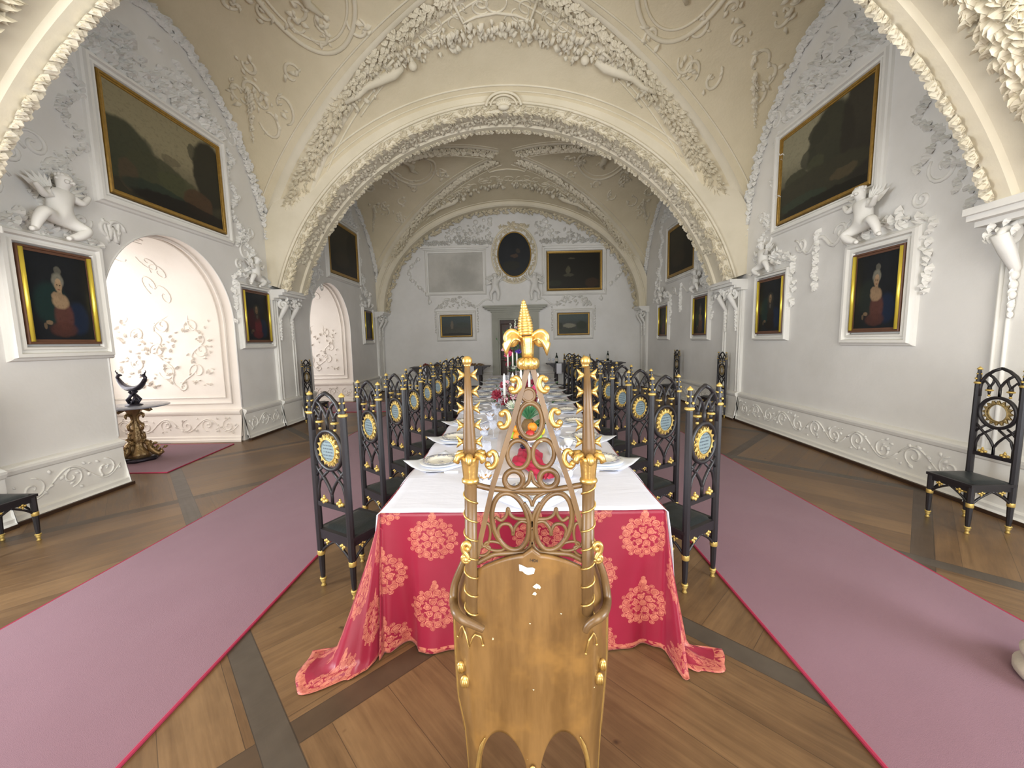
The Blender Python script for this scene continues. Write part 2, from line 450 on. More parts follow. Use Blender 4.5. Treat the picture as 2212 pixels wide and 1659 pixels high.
        bmesh.ops.recalc_face_normals(bm, faces=bm.faces); bm.to_mesh(me); bm.free()
        o = bpy.data.objects.new(name, me); COL.objects.link(o)
        if parent is not None: o.parent = parent
        if loc is not None: o.location = loc
        return o

def tag(o, label=None, cat=None, group=None, kind=None):
    if label: o['label'] = label
    if cat: o['category'] = cat
    if group: o['group'] = group
    if kind: o['kind'] = kind
    return o
def thing(name, label, cat, loc=(0, 0, 0), rz=0.0, group=None):
    o = bpy.data.objects.new(name, None); COL.objects.link(o); o.empty_display_size = 0.1
    o.location = loc; o.rotation_euler = (0, 0, rz)
    return tag(o, label, cat, group)
def copy_tree(o, parent=None, keep=None):
    c = o.copy(); COL.objects.link(c); c.parent = parent
    for ch in o.children:
        if keep is None or keep(ch): copy_tree(ch, c)
    return c
def place(proto, first, loc, rz, label, group=None, scale=None):
    o = proto if first else copy_tree(proto)
    o.location = loc; o.rotation_euler = (0, 0, rz); o['label'] = label
    if group: o['group'] = group
    if scale: o.scale = scale
    return o
NTRIM = [0]
def trim(mb, mats):
    NTRIM[0] += 1
    return tag(mb.build('trim_%d' % NTRIM[0], mats), kind='structure')
ORD = ['first', 'second', 'third', 'fourth', 'fifth', 'sixth', 'seventh', 'eighth', 'ninth', 'tenth', 'eleventh', 'twelfth']

# ------------------------------------------------------------------ room geometry
WL, WR, YF = -4.9, 4.4, 14.2
YB = -4.6
CX, HX = (WL+WR)/2, (WR-WL)/2
Z0 = 2.75
BAYS = [(-5.0, -1.1), (-1.1, 3.4), (3.4, 8.16), (8.16, 14.2)]
def vault_z(x, y, bay):
    y0, y1 = BAYS[bay]; yc, hy = (y0+y1)/2, (y1-y0)/2
    u = max(-1, min(1, (x-CX)/HX)); v = max(-1, min(1, (y-yc)/hy))
    el = sqrt(max(0, 1-u*u))*(3.50+0.35*(1-v*v)); ci = max(0.0, sqrt(max(0, 4.62**2-(u*HX)**2))+1.42-Z0)
    wt = 1.0 if (bay == 3 and v > 0) else 1-abs(v)**5
    a = ci+(el-ci)*wt
    b = sqrt(max(0, 1-abs(v)**1.7))*(3.55+0.25*(1-u*u))
    return Z0+max(a, b)
def vault_p(x, y, bay, off=0.0):
    e = 0.02
    z = vault_z(x, y, bay)
    if off == 0: return V((x, y, z))
    zx = (vault_z(x+e, y, bay)-vault_z(x-e, y, bay))/(2*e); zy = (vault_z(x, y+e, bay)-vault_z(x, y-e, bay))/(2*e)
    n = V((zx, zy, -1)).normalized()
    return V((x, y, z))+n*off
def vault_n(x, y, bay):
    e = 0.02
    zx = (vault_z(x+e, y, bay)-vault_z(x-e, y, bay))/(2*e); zy = (vault_z(x, y+e, bay)-vault_z(x, y-e, bay))/(2*e)
    return V((zx, zy, -1)).normalized()

# floor
mb = MB(); mb.smooth = False
mb.add([(-7.6, YB, 0), (WR+0.1, YB, 0), (WR+0.1, YF+0.1, 0), (-7.6, YF+0.1, 0)], [(0, 1, 2, 3)])
tag(mb.build('floor', 'floor'), kind='structure')

# ceiling (all bays of the groin vault in one shell)
mb = MB()
for k, (y0, y1) in enumerate(BAYS):
    yc, hy = (y0+y1)/2, (y1-y0)/2
    mb.grid(72, 56, lambda a, b: vault_p(CX+HX*sin((a-0.5)*pi), yc+hy*sin((b-0.5)*pi), k))
tag(mb.build('ceiling', 'vault'), kind='structure')

# side wall mapping: a along the wall, z up, n into the room
def Lw(a, z, n=0.0): return V((WL+n, a, z))
def Rw(a, z, n=0.0): return V((WR-n, a, z))
def Fw(a, z, n=0.0): return V((a, YF-n, z))
def arch_z(a, a0, a1, zs, rise):
    t = (a-(a0+a1)/2)/((a1-a0)/2); return zs+rise*sqrt(max(0, 1-t*t))
def wall_with_niches(name, fn, a0, a1, top, niches, depth, backdoor=True):
    """niches: (y0, y1, spring z, rise); wall sheet plus the deep jambs, soffit and window wall of each niche"""
    mb = MB(); mb.smooth = False
    x = a0
    for (n0, n1, zs, rise) in sorted(niches):
        mb.add([fn(x, 0), fn(n0, 0), fn(n0, top), fn(x, top)], [(0, 1, 2, 3)])
        K = 40; vs = []
        for i in range(K+1):
            a = (n0+n1)/2-(n1-n0)/2*cos(pi*i/K); vs += [fn(a, arch_z(a, n0, n1, zs, rise)), fn(a, top)]
        mb.add(vs, [(2*i, 2*i+2, 2*i+3, 2*i+1) for i in range(K)])
        x = n1
    mb.add([fn(x, 0), fn(a1, 0), fn(a1, top), fn(x, top)], [(0, 1, 2, 3)])
    return tag(mb.build(name, 'wall'), kind='structure')
NICHES = [(-0.5, 1.6, 2.03, 1.20), (4.62, 6.78, 2.03, 1.20), (9.25, 11.5, 2.07, 1.20)]
wall_with_niches('wall_left', Lw, YB, YF, 6.75, NICHES, 2.3)
mb = MB(); mb.smooth = False
mb.add([Rw(YB, 0), Rw(-2.2, 0), Rw(-2.2, 6.75), Rw(YB, 6.75), Rw(1.0, 0), Rw(1.0, 6.75), Rw(YF, 0), Rw(YF, 6.75),
        Rw(-2.2, 1.0), Rw(1.0, 1.0), Rw(-2.2, 3.2), Rw(1.0, 3.2)], [(0, 1, 2, 3), (1, 4, 9, 8), (10, 11, 5, 2), (4, 6, 7, 5)])
tag(mb.build('wall_right', 'wall'), kind='structure')
mb = MB(); mb.smooth = False
mb.add([Fw(WL-0.1, 0), Fw(WR+0.1, 0), Fw(WR+0.1, 6.75), Fw(WL-0.1, 6.75)], [(0, 1, 2, 3)])
tag(mb.build('wall_far', 'wall'), kind='structure')
# wall behind the viewer, with a broad window opening
mb = MB(); mb.smooth = False
def Bw(a, z, n=0): return V((a, YB+n, z))
for q in ((WL, -2.8, 0, 6.75), (2.4, WR, 0, 6.75), (-2.8, 2.4, 0, 0.8), (-2.8, 2.4, 4.6, 6.75)):
    mb.add([Bw(q[0], q[2]), Bw(q[1], q[2]), Bw(q[1], q[3]), Bw(q[0], q[3])], [(0, 1, 2, 3)])
tag(mb.build('wall_back', 'wall'), kind='structure')

# niche linings with splayed jambs, and the windows at their ends
XN = WL-2.35
for k, (n0, n1, zs, rise) in enumerate(NICHES):
    mb = MB()
    sp = 0.10
    def lining(t, s_):
        # t runs round the arch opening from near foot to far foot, s_ goes outward
        L = zs*2; arc = 2.6
        m0, m1 = n0+sp*s_, n1-sp*s_*0.3
        if t < 0.25: a, z = m0, zs*t/0.25
        elif t > 0.75: a, z = m1, zs*(1-t)/0.25
        else:
            q = (t-0.25)/0.5*pi; a = (m0+m1)/2-(m1-m0)/2*cos(q); z = zs+rise*sin(q)
        return V((WL+(XN-WL)*s_, a, z))
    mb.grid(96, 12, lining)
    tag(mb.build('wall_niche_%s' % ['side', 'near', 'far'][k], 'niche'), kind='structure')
    # window wall: reveals round a tall opening
    mb = MB(); mb.smooth = False
    w0, w1, wz0, wz1 = n0+0.45, n1-0.4, 0.75, 2.9
    o0, o1, oz = n0-0.1, n1+0.1, 3.4
    P = lambda a, z: V((XN, a, z))
    mb.add([P(o0, 0), P(o1, 0), P(o1, oz), P(o0, oz), P(w0, wz0), P(w1, wz0), P(w1, wz1), P(w0, wz1)], [(0, 1, 5, 4), (1, 2, 6, 5), (2, 3, 7, 6), (3, 0, 4, 7)])
    tag(mb.build('wall_window_%s' % ['side', 'near', 'far'][k], 'wall'), kind='structure')
    mb = MB()
    for a in (w0, (w0+w1)/2, w1): mb.box((XN-0.06, a-0.035, wz0), (XN-0.01, a+0.035, wz1))
    for z in (wz0, wz0+0.72, wz0+1.44, wz1): mb.box((XN-0.06, w0, z-0.03), (XN-0.01, w1, z+0.03))
    tag(mb.build('window_%d' % (k+1), 'windowframe'), kind='structure')
area_ok = True

# ------------------------------------------------------------------ mouldings, garlands, relief
def frame_rect(mb, fn, a0, a1, z0, z1, prof, closed=True):
    """moulding with section prof [(outward offset, height)] mitred around a rectangle"""
    for i in range(len(prof)-1):
        (o1_, h1), (o2_, h2) = prof[i], prof[i+1]
        for e in range(4):
            def corner(o, h, c):
                A = (a0-o, a1+o)[c in (1, 2)]; Z = (z0-o, z1+o)[c in (2, 3)]
                return fn(A, Z, h)
            c, d = e, (e+1) % 4
            k = mb.smooth; mb.smooth = False
            mb.add([corner(o1_, h1, c), corner(o1_, h1, d), corner(o2_, h2, d), corner(o2_, h2, c)], [(0, 1, 2, 3)]); mb.smooth = k
MOULD = [(0.0, 0.02), (0.012, 0.055), (0.03, 0.055), (0.036, 0.035), (0.06, 0.035), (0.07, 0.075), (0.10, 0.075), (0.11, 0.045), (0.13, 0.03), (0.14, 0.0)]
def leaf(mb, P, T, N, size, ang, lift=0.5, wid=0.5):
    B = N.cross(T).normalized(); c, s_ = cos(ang), sin(ang)
    D = T*c+B*s_; E_ = B*c-T*s_
    h = size*lift
    p = [P-D*size*0.5, P-D*size*0.1+E_*size*wid*0.6, P+D*size*0.15+E_*size*wid*0.35, P+D*size*0.55+N*h*0.55,
         P+D*size*0.15-E_*size*wid*0.35, P-D*size*0.1-E_*size*wid*0.6, P-D*size*0.15+N*h*0.9, P+D*size*0.15+N*h]
    mb.add(p, [(0, 1, 6), (1, 2, 7, 6), (2, 3, 7), (3, 4, 7), (4, 5, 6, 7), (5, 0, 6)])
def blobleaf(mb, P, T, N, size, ang, lift=0.5):
    """three-lobed leaf"""
    leaf(mb, P, T, N, size, ang, lift, 0.55)
    leaf(mb, P, T, N, size*0.7, ang+0.9, lift*0.9, 0.5); leaf(mb, P, T, N, size*0.7, ang-0.9, lift*0.9, 0.5)
def garland(mb, path, normals, width, dens, size, rnd, lift=0.55, lobed=True):
    """leaves packed along a path"""
    L = 0
    for i in range(len(path)-1):
        a, b = path[i], path[i+1]; seg = (b-a).length; L += seg*dens
        T = (b-a).normalized()
        while L >= 1:
            L -= 1
            t = rnd.random(); P = a.lerp(b, t); N = normals[i]
            B = N.cross(T).normalized(); o = rnd.uniform(-1, 1)
            P = P+B*(o*width*0.5)+N*(0.03*(1-abs(o))*rnd.random())
            sz = size*rnd.uniform(0.75, 1.25)
            g = rnd.uniform(-0.5, 0.5)+o*0.9
            (blobleaf if lobed else leaf)(mb, P, T, N, sz, g, lift)
def spiral(cu, cv, r0, turns, sgn, a0, r1=0.12, n=22):
    out = []
    for i in range(n+1):
        t = i/n; r = r0*(1-t)+r0*r1*t; a = a0+sgn*turns*2*pi*t
        out.append((cu+r*cos(a), cv+r*sin(a)))
    return out
def relief(mb, fn, pts, r, off=0.0, n=6):
    P = [fn(a, b, off) for a, b in pts]; k = len(P)
    mb.tube(P, [r*(0.45+0.55*sin(pi*min(1, (i+1.5)/(k+1)))) for i in range(k)], n)
def scrollwork(mb, fn, a0, a1, z0, z1, rnd, r=0.011, leaves=True, period=None):
    """running rinceau between a0..a1"""
    h = z1-z0; per = period or h*1.15; nrep = max(1, round((a1-a0)/per)); per = (a1-a0)/nrep; zc = (z0+z1)/2
    for i in range(nrep):
        c = a0+per*(i+0.5); s_ = 1 if i % 2 else -1
        relief(mb, fn, spiral(c, zc+0.03*h*s_, h*0.36, 1.35, s_, -s_*pi*0.5), r)
        pts = [(c-per*0.5+per*t, zc+s_*h*0.36*cos(pi*(t*1.0+0.5))*-1) for t in [k/8 for k in range(9)]]
        relief(mb, fn, pts, r*0.9)
        if leaves:
            for q in range(7):
                a = c+rnd.uniform(-0.5, 0.5)*per; z = zc+rnd.uniform(-0.42, 0.42)*h
                P = fn(a, z, 0); N = (fn(a, z, 1)-P).normalized(); T = (fn(a, z+0.1, 0)-P).normalized()
                leaf(mb, P, T, N, h*rnd.uniform(0.12, 0.22), rnd.uniform(0, 6.28), 0.4)

rnd = random.Random(11)
ZP = Z0-0.05

# transverse arches (ribs between the bays) -------------------------------------------------
AA, AB = 4.33, 3.2
def arc_pt(t, y, a=AA, b=AB):   # t 0..1 left spring to right spring
    q = pi*t; return V((CX-a*cos(q), y, Z0+b*sin(q)))
def seg_pt(t, y, R, zc, h=0.0, skew=0.0):
    """point on a segmental arch of radius R about height zc, h outside it"""
    q0 = math.asin((Z0-zc)/R); q = q0+(pi-2*q0)*t
    x = CX-(R+h)*cos(q)
    return V((x, y+skew*(-cos(q)), zc+(R+h)*sin(q)))
def transverse(y0, y1, R, zc, skew=0.0, K=72, gw=0.15, near=False):
    arc_pt = lambda t, y, a, b: seg_pt(t, y, R, zc, a, skew)
    a = b = 0.0
    mb = MB()
    sec = [(y0, 0.85), (y0, 0.03), (y0+0.03, 0.0), (y0+0.16, 0.0), (y0+0.19, 0.035), (y1-0.19, 0.035), (y1-0.16, 0.0), (y1-0.03, 0.0), (y1, 0.03), (y1, 0.85)]
    mb.smooth = False
    vs = []
    for i in range(K+1):
        for (y, h) in sec: vs.append(arc_pt(i/K, y, a+h, b+h))
    n = len(sec)
    mb.add(vs, [(i*n+k, i*n+k+1, (i+1)*n+k+1, (i+1)*n+k) for i in range(K) for k in range(n-1)])
    for yy in (y0-0.02, y1+0.02):
        mb.smooth = True
        mb.tube([arc_pt(i/K, yy, a+0.155, b) for i in range(K+1)], 0.026, 8)
        mb.tube([arc_pt(i/K, yy-0.01*(1 if yy > y0 else -1), a+0.105, b) for i in range(K+1)], 0.014, 6)
    trim(mb, 'stucco')
    # leaf garlands on both lower edges
    mb = MB(); mb.smooth = False
    for yy, ny in ((y0, -1), (y1, 1)):
        if yy > YF-0.3: continue
        path = [arc_pt(i/K, yy+0.03*-ny, a+0.03, b) for i in range(K+1)]
        nor = [V((cos(pi*(i+0.5)/K)*0.75, ny*0.9, -sin(pi*(i+0.5)/K)*0.75)).normalized() for i in range(K)]
        garland(mb, path, nor, gw, 62+(60 if near else 0), 0.095, rnd, 0.6)
        if near and ny < 0:
            path = [arc_pt(i/K, yy+0.17, a, b) for i in range(K+1)]
            garland(mb, path, [V((cos(pi*(i+0.5)/K), 0.0, -sin(pi*(i+0.5)/K))).normalized() for i in range(K)], 0.30, 150, 0.12, rnd, 0.6)
    trim(mb, 'stucco')
ARCH_A = (4.49, 1.42, 0.0); ARCH_B = (4.78, 0.75, 0.11)
transverse(7.82, 8.50, *ARCH_A)
transverse(2.80, 3.52, *ARCH_B, gw=0.21, near=True)
# soffit relief on the arch between the bays
mb = MB()
def soffit(y0, y1, R, zc, skew):
    def fn(a, b, off=0.0):  # a angle fraction, b y
        return seg_pt(a, b, R, zc, 0.035-off, skew)
    for i in range(24):
        t = 0.06+0.88*i/23
        relief(mb, fn, [(t+0.012*cos(q*0.5)*(1-q/16), (y0+y1)/2+0.09*sin(q*0.5)*(1-q/18)) for q in range(14)], 0.014)
    for i in range(620):
        t = rnd.uniform(0.05, 0.95); yb = (y0+y1)/2+rnd.gauss(0, 0.09)
        P = fn(t, yb, 0); N = (fn(t, yb, 1)-P).normalized(); T = (fn(t+0.01, yb, 0)-P).normalized()
        leaf(mb, P, T, N, rnd.uniform(0.06, 0.12), rnd.uniform(0, 6.28), 0.5)
soffit(7.82, 8.50, *ARCH_A)
trim(mb, 'stucco')
# wall rib round the far lunette
mb = MB(); K = 64; vs = []; mb.smooth = False
sec = [(YF-0.42, 0.4), (YF-0.42, 0.04), (YF-0.38, 0.0), (YF-0.02, 0.0)]
for i in range(K+1):
    for (y, h) in sec: vs.append(arc_pt(i/K, y, 4.42+h, 3.46+h))
mb.add(vs, [(i*4+k, i*4+k+1, (i+1)*4+k+1, (i+1)*4+k) for i in range(K) for k in range(3)])
mb.smooth = True
mb.tube([arc_pt(i/K, YF-0.44, 4.60, 3.64) for i in range(K+1)], 0.025, 6)
mb.smooth = False
path = [arc_pt(i/K, YF-0.10, 4.36, 3.40) for i in range(K+1)]
garland(mb, path, [V((cos(pi*(i+0.5)/K)*0.5, -1, -sin(pi*(i+0.5)/K)*0.5)).normalized() for i in range(K)], 0.16, 34, 0.13, rnd, 0.55)
trim(mb, 'stucco')

# groin ribs -------------------------------------------------------------------------------
for bay in (1, 2, 3):
    y0, y1 = BAYS[bay]; yc, hy = (y0+y1)/2, (y1-y0)/2
    for sx in (-1, 1):
        for sy in (-1, 1):
            if bay == 1 and sy == -1: continue
            mb = MB(); K = 46
            def gp(s_, off=0.0, lat=0.0):
                # walk off the ridge sideways by lat metres, staying on the vault
                x = CX+sx*HX*s_; y = yc+sy*hy*s_
                d = V((hy, -sx*sy*HX, 0)).normalized()*lat
                return vault_p(min(WR-0.01, max(WL+0.01, x+d.x)), min(y1-0.01, max(y0+0.01, y+d.y)), bay, off)
            ss = [sin(pi/2*(0.04+0.93*i/K)) for i in range(K+1)]
            wd = 0.17 if bay < 3 else 0.17
            # rib body
            vs = []
            for s_ in ss:
                c = gp(s_, 0.0)
                for lat, of in ((-wd-0.05, 0.0), (-wd, 0.03), (-wd+0.04, 0.0)): vs.append(gp(s_, of, lat))
                for lat, of in ((wd-0.04, 0.0), (wd, 0.03), (wd+0.05, 0.0)): vs.append(gp(s_, of, lat))
            fs = []
            for i in range(K):
                for k in (0, 1, 3, 4): fs.append((i*6+k, i*6+k+1, (i+1)*6+k+1, (i+1)*6+k))
            mb.add(vs, fs)
            for lat in (-wd-0.13, wd+0.13): mb.tube([gp(s_, 0.0, lat) for s_ in ss], 0.016, 6)
            trim(mb, 'stucco')
            mb = MB(); mb.smooth = False
            path = [gp(s_, 0.01) for s_ in ss]
            nor = []
            for i in range(K):
                x = CX+sx*HX*ss[i]; y = yc+sy*hy*ss[i]
                nn = (vault_n(x-sx*0.1, y+sy*0.1, bay)+vault_n(x+sx*0.1, y-sy*0.1, bay)).normalized(); nor.append(nn)
            garland(mb, path, nor, wd*1.7, 95, 0.105, rnd, 0.55)
            trim(mb, 'stucco')

# relief on the vault webs --------------------------------------------------------------------
mb = MB()
for bay in (2, 3):
    y0, y1 = BAYS[bay]; yc, hy = (y0+y1)/2, (y1-y0)/2
    vf = lambda a, b, off=0.0: vault_p(a, b, bay, off)
    # border moulding inside the far web and the side webs
    for s_ in (0.24, ):
        pass
    yb = y1-0.50
    rows = []
    for i in range(41):
        t = -1+2*i/40
        rows.append((CX+t*HX*0.72, yb))
    P = [vf(a, b, 0.0) for a, b in rows]; mb.tube(P, 0.018, 6)
    P2 = [vf(a, b+0.10, 0.0) for a, b in rows]; mb.tube(P2, 0.012, 6)
    for sx in (-1, 1):
        P = []
        for i in range(31):
            s_ = 0.30+0.42*i/30
            P.append(vf(CX+sx*HX*s_*(1-0.02), yc+hy*min(0.99, s_*1.0+0.17*(1-0) if s_ < 0.60 else s_*1.0+0.17)-0.0, 0.0))
        mb.tube([q for q in P if q.y < yb-0.15], 0.016, 6)
        # round medallion frames on the side webs
        cxm, cym = CX+sx*HX*0.56, yc+0.02
        for rr, tr in ((0.78, 0.035), (0.66, 0.02)):
            ring = [vf(cxm+rr*0.85*cos(q/48*2*pi), cym+rr*sin(q/48*2*pi), 0.005) for q in range(48)]
            mb.tube(ring, tr, 8, closed=True)
        # reclining figure relief inside medallion
        body = [(-0.42, -0.10), (-0.22, 0.02), (0.0, 0.05), (0.20, -0.02), (0.36, 0.14)]
        mb.tube([vf(cxm+b*0.8, cym+a, 0.03) for a, b in body], [0.04, 0.07, 0.09, 0.06, 0.03], 8)
        mb.ball(vf(cxm+0.2, cym-0.5, 0.05), 0.07)
        # husk drop near the foot of the web
        for q in range(9):
            yy = yc+hy*0.0; ss = 0.93-0.02*q*0.8
        # scattered foliage curls
        for q in range(34):
            yy = yc+rnd.uniform(-0.6, 0.6)*hy; lim = abs(yy-yc)/hy
            s0 = rnd.uniform(max(lim+0.15, 0.25), 0.93)
            x = CX+sx*HX*s0
            relief(mb, vf, spiral(x, yy, rnd.uniform(0.10, 0.19), 0.75, rnd.choice((-1, 1)), rnd.uniform(0, 6), 0.45, 12), 0.030)
            for w_ in range(5):
                xx, y2 = x+rnd.uniform(-0.15, 0.15), yy+rnd.uniform(-0.15, 0.15)
                leaf(mb, vf(xx, y2, 0.0), V((1, 0, 0)), vault_n(xx, y2, bay), rnd.uniform(0.07, 0.15), rnd.uniform(0, 6.28), 0.5)
        # husk drop
        for sy in (-1, 1):
            for q in range(14):
                s0 = 0.885+0.070*q/14; yv = yc+sy*hy*(0.47+0.20*q/14); x = CX+sx*HX*s0
                for w_ in range(3):
                    blobleaf(mb, vf(x, yv+rnd.uniform(-0.05, 0.05)*(1.5-q/14), 0.0), V((sx*0.3, 0, -1)).normalized(), vault_n(x, yv, bay), 0.095*(1.3-q/18), rnd.uniform(-0.6, 0.6), 0.7)
    # festoon of figures and foliage across the far web
    def web(t, k): return (CX+t*HX*0.56, y1-0.95-k*(1-t*t)*0.45)
    for i in range(380 if bay == 2 else 200):
        t = rnd.uniform(-1, 1); a, b = web(t, 1.0); a += rnd.gauss(0, 0.05); b += rnd.gauss(0, 0.10)
        b = min(b, y1-0.78)
        (blobleaf if rnd.random() < 0.6 else leaf)(mb, vf(a, b, 0.0), V((1, 0, 0)), vault_n(a, b, bay), rnd.uniform(0.06, 0.14), rnd.uniform(0, 6.28), 0.8)
    for i in range(40):
        t = rnd.uniform(-0.85, 0.85); a, b = web(t, 1.0); b -= rnd.uniform(0.12, 0.5); b = max(b, yc+abs(a-CX)/HX*hy+0.28)
        relief(mb, vf, spiral(a, b, rnd.uniform(0.10, 0.2), 0.8, rnd.choice((-1, 1)), rnd.uniform(0, 6), 0.4, 12), 0.02)
    for sx in (-1, 1):   # two sprawling putti in relief
        t0 = 0.72
        pts = []
        for (dt, db) in ((0.20, -0.02), (0.12, 0.03), (0.06, -0.01), (0.0, 0.02), (-0.10, 0.05), (-0.16, 0.02)):
            a = CX+sx*HX*0.62*(t0+dt); b = y1-0.98-(1-(t0+dt)**2)*0.25+db
            pts.append(vf(a, min(b, y1-0.75), 0.05))
        mb.tube(pts, [0.035, 0.05, 0.06, 0.075, 0.09, 0.05], 8)
        a = CX+sx*HX*0.62*(t0-0.22); mb.ball(vf(a, y1-1.12, 0.07), 0.075)
        mb.tube([pts[4], pts[4]+V((sx*0.05, -0.16, 0.02)), pts[4]+V((-sx*0.1, -0.26, 0.05))], [0.035, 0.03, 0.02], 6)
    # top cartouche above the web
    rows = [(CX-0.62, yc+0.42), (CX-0.52, yc+0.80), (CX-0.3, yc+0.72), (CX, yc+0.68), (CX+0.3, yc+0.72), (CX+0.52, yc+0.80), (CX+0.62, yc+0.42)]
    mb.tube([vf(a, b, 0.01) for a, b in rows], 0.022, 6)
trim(mb, 'stucco')
# shell keystone on the near face of the middle arch
mb = MB()
kc = V((CX+0.05, 7.76, 5.96))
for i in range(9):
    a = pi*(0.08+0.84*i/8)
    mb.tube([kc, kc+V((0.14*cos(a), -0.05, 0.11*sin(a)))], [0.02, 0.024], 6)
mb.ball(kc+V((0, -0.03, -0.02)), (0.11, 0.06, 0.05))
mb.tube([kc+V((0.32*cos(q), 0.0, 0.02+0.24*sin(q))) for q in [pi*i/20 for i in range(21)]], 0.028, 6)
mb.tube([kc+V((0.24*cos(q), -0.01, 0.02+0.18*sin(q))) for q in [pi*i/20 for i in range(21)]], 0.02, 6)
trim(mb, 'stucco')

# pilasters, corbels, dados ---------------------------------------------------------------------
def pilaster(fn, y0, y1, sgn):
    mb = MB()
    A = fn(y0, 0.0, 0.0); 
    for (a, b, d) in ((y0, y1, 0.05),):
        p, q = fn(a, 0.0, 0.0), fn(b, ZP, d)
        mb.box((min(p.x, q.x), min(p.y, q.y), 0), (max(p.x, q.x), max(p.y, q.y), ZP))
    for a in (y0+0.03, y0+0.11, y1-0.11, y1-0.03):
        mb.tube([fn(a, 0.0, 0.055), fn(a, ZP, 0.055)], 0.018, 6)
    # capital: stacked mouldings under the arch foot
    for (z0, z1, d) in ((ZP-0.14, ZP-0.10, 0.12), (ZP-0.10, ZP-0.05, 0.22), (ZP-0.05, ZP, 0.30), (ZP, ZP+0.06, 0.34)):
        p, q = fn(y0-0.08, z0, 0), fn(y1+0.08, z1, d)
        mb.box((min(p.x, q.x), min(p.y, q.y), z0), (max(p.x, q.x), max(p.y, q.y), z1))
    trim(mb, 'stucco_wall')
    mb = MB()
    for a in (y0+0.14, y1-0.14):     # volute consoles with husk drops
        z = ZP-0.16
        sp_ = spiral(0.17, z-0.05, 0.10, 1.3, 1, pi*0.6, 0.15, 18)
        mb.tube([fn(a, zz, nn) for nn, zz in sp_], 0.032, 8, flat=(1.0, 1.0))
        mb.tube([fn(a, z-0.05, 0.24), fn(a, z-0.20, 0.16), fn(a, z-0.34, 0.08), fn(a, z-0.40, 0.07)], [0.05, 0.045, 0.03, 0.015], 8, flat=(1.4, 1))
        for k in range(5):
            mb.ball(fn(a, z-0.40-0.085*k, 0.08), (0.035-0.003*k, 0.035-0.003*k, 0.045-0.003*k), 8, 6)
        mb.smooth = False
        for k in range(8): 
            P = fn(a, z-0.36-0.055*k, 0.07); N = fn(a, 0, 1)-fn(a, 0, 0)
            blobleaf(mb, P, V((0, 0, -1)), N, 0.085-0.004*k, rnd.uniform(-0.5, 0.5), 0.6)
        mb.smooth = True
    # leaves on the capital
    mb.smooth = False
    for k in range(26):
        P = fn(rnd.uniform(y0-0.05, y1+0.05), ZP-rnd.uniform(0.04, 0.24), 0.2); N = fn(0, 0, 1)-fn(0, 0, 0)
        blobleaf(mb, P, V((0, 0, -1)), N, rnd.uniform(0.06, 0.1), rnd.uniform(-0.8, 0.8), 0.5)
    trim(mb, 'stucco_wall')
PIL_L = [(2.78, 3.46), (7.84, 8.52), (13.55, 14.15)]; PIL_R = [(3.0, 3.72), (7.84, 8.52), (13.55, 14.15)]
for a, b in PIL_L: pilaster(Lw, a, b, 1)
for a, b in PIL_R: pilaster(Rw, a, b, -1)

def dado(fn, a0, a1, name, rnd_, scroll=True, h=0.56, step=0.0, m='stucco_wall'):
    mb = MB()
    mb.smooth = False
    prof = [(0.0, 0.10), (0.035, 0.10), (0.05, 0.075), (0.085, 0.075), (0.10, 0.045), (h-0.09, 0.04), (h-0.075, 0.06), (h-0.04, 0.075), (h-0.015, 0.075), (h, 0.045), (h+0.015, 0.0)]
    vs = []
    for a in (a0, a1):
        for z, n in prof: vs.append(fn(a, z, n+step))
    k = len(prof)
    mb.add(vs, [(i, i+1, k+i+1, k+i) for i in range(k-1)]+[tuple(range(k))[::-1], tuple(range(k, 2*k))])
    mb.smooth = True
    if scroll:
        scrollwork(mb, lambda a, z, o=0.0: fn(a, z, 0.045+step+o), a0+0.06, a1-0.06, 0.13, h-0.11, rnd_, 0.012)
    return tag(mb.build(name, m), kind='structure')
segs_l = [(-0.9, -0.5), (1.6, 2.78), (3.46, 4.62), (6.78, 7.84), (8.52, 9.25), (11.5, 13.55)]
for i, (a, b) in enumerate(segs_l): dado(Lw, a, b, 'baseboard_left', rnd)
segs_r = [(0.0, 3.0), (3.72, 7.84), (8.52, 13.55)]
for i, (a, b) in enumerate(segs_r): dado(Rw, a, b, 'baseboard_right', rnd)
for fn, nm, PIL in ((Lw, 'baseboard_left', PIL_L), (Rw, 'baseboard_right', PIL_R)):
    for a, b in PIL: dado(fn, a-0.01, b+0.01, nm, rnd, False, step=0.05)
for a, b in ((-4.85, -0.96), (0.72, 4.35)): dado(Fw, a, b, 'baseboard_far', rnd, False)
# dark wood edging strip along the foot of the walls
mb = MB(); mb.smooth = False
for a, b in segs_r+PIL_R: mb.box(tuple(Rw(a-0.01, 0, 0.16 if (a, b) in PIL_R else 0.13)), tuple(Rw(b+0.01, 0.035, 0.08)))
for a, b in segs_l+PIL_L: mb.box(tuple(Lw(a-0.01, 0, 0.08)), tuple(Lw(b+0.01, 0.035, 0.16 if (a, b) in PIL_L else 0.13)))
trim(mb, 'skirtwood')

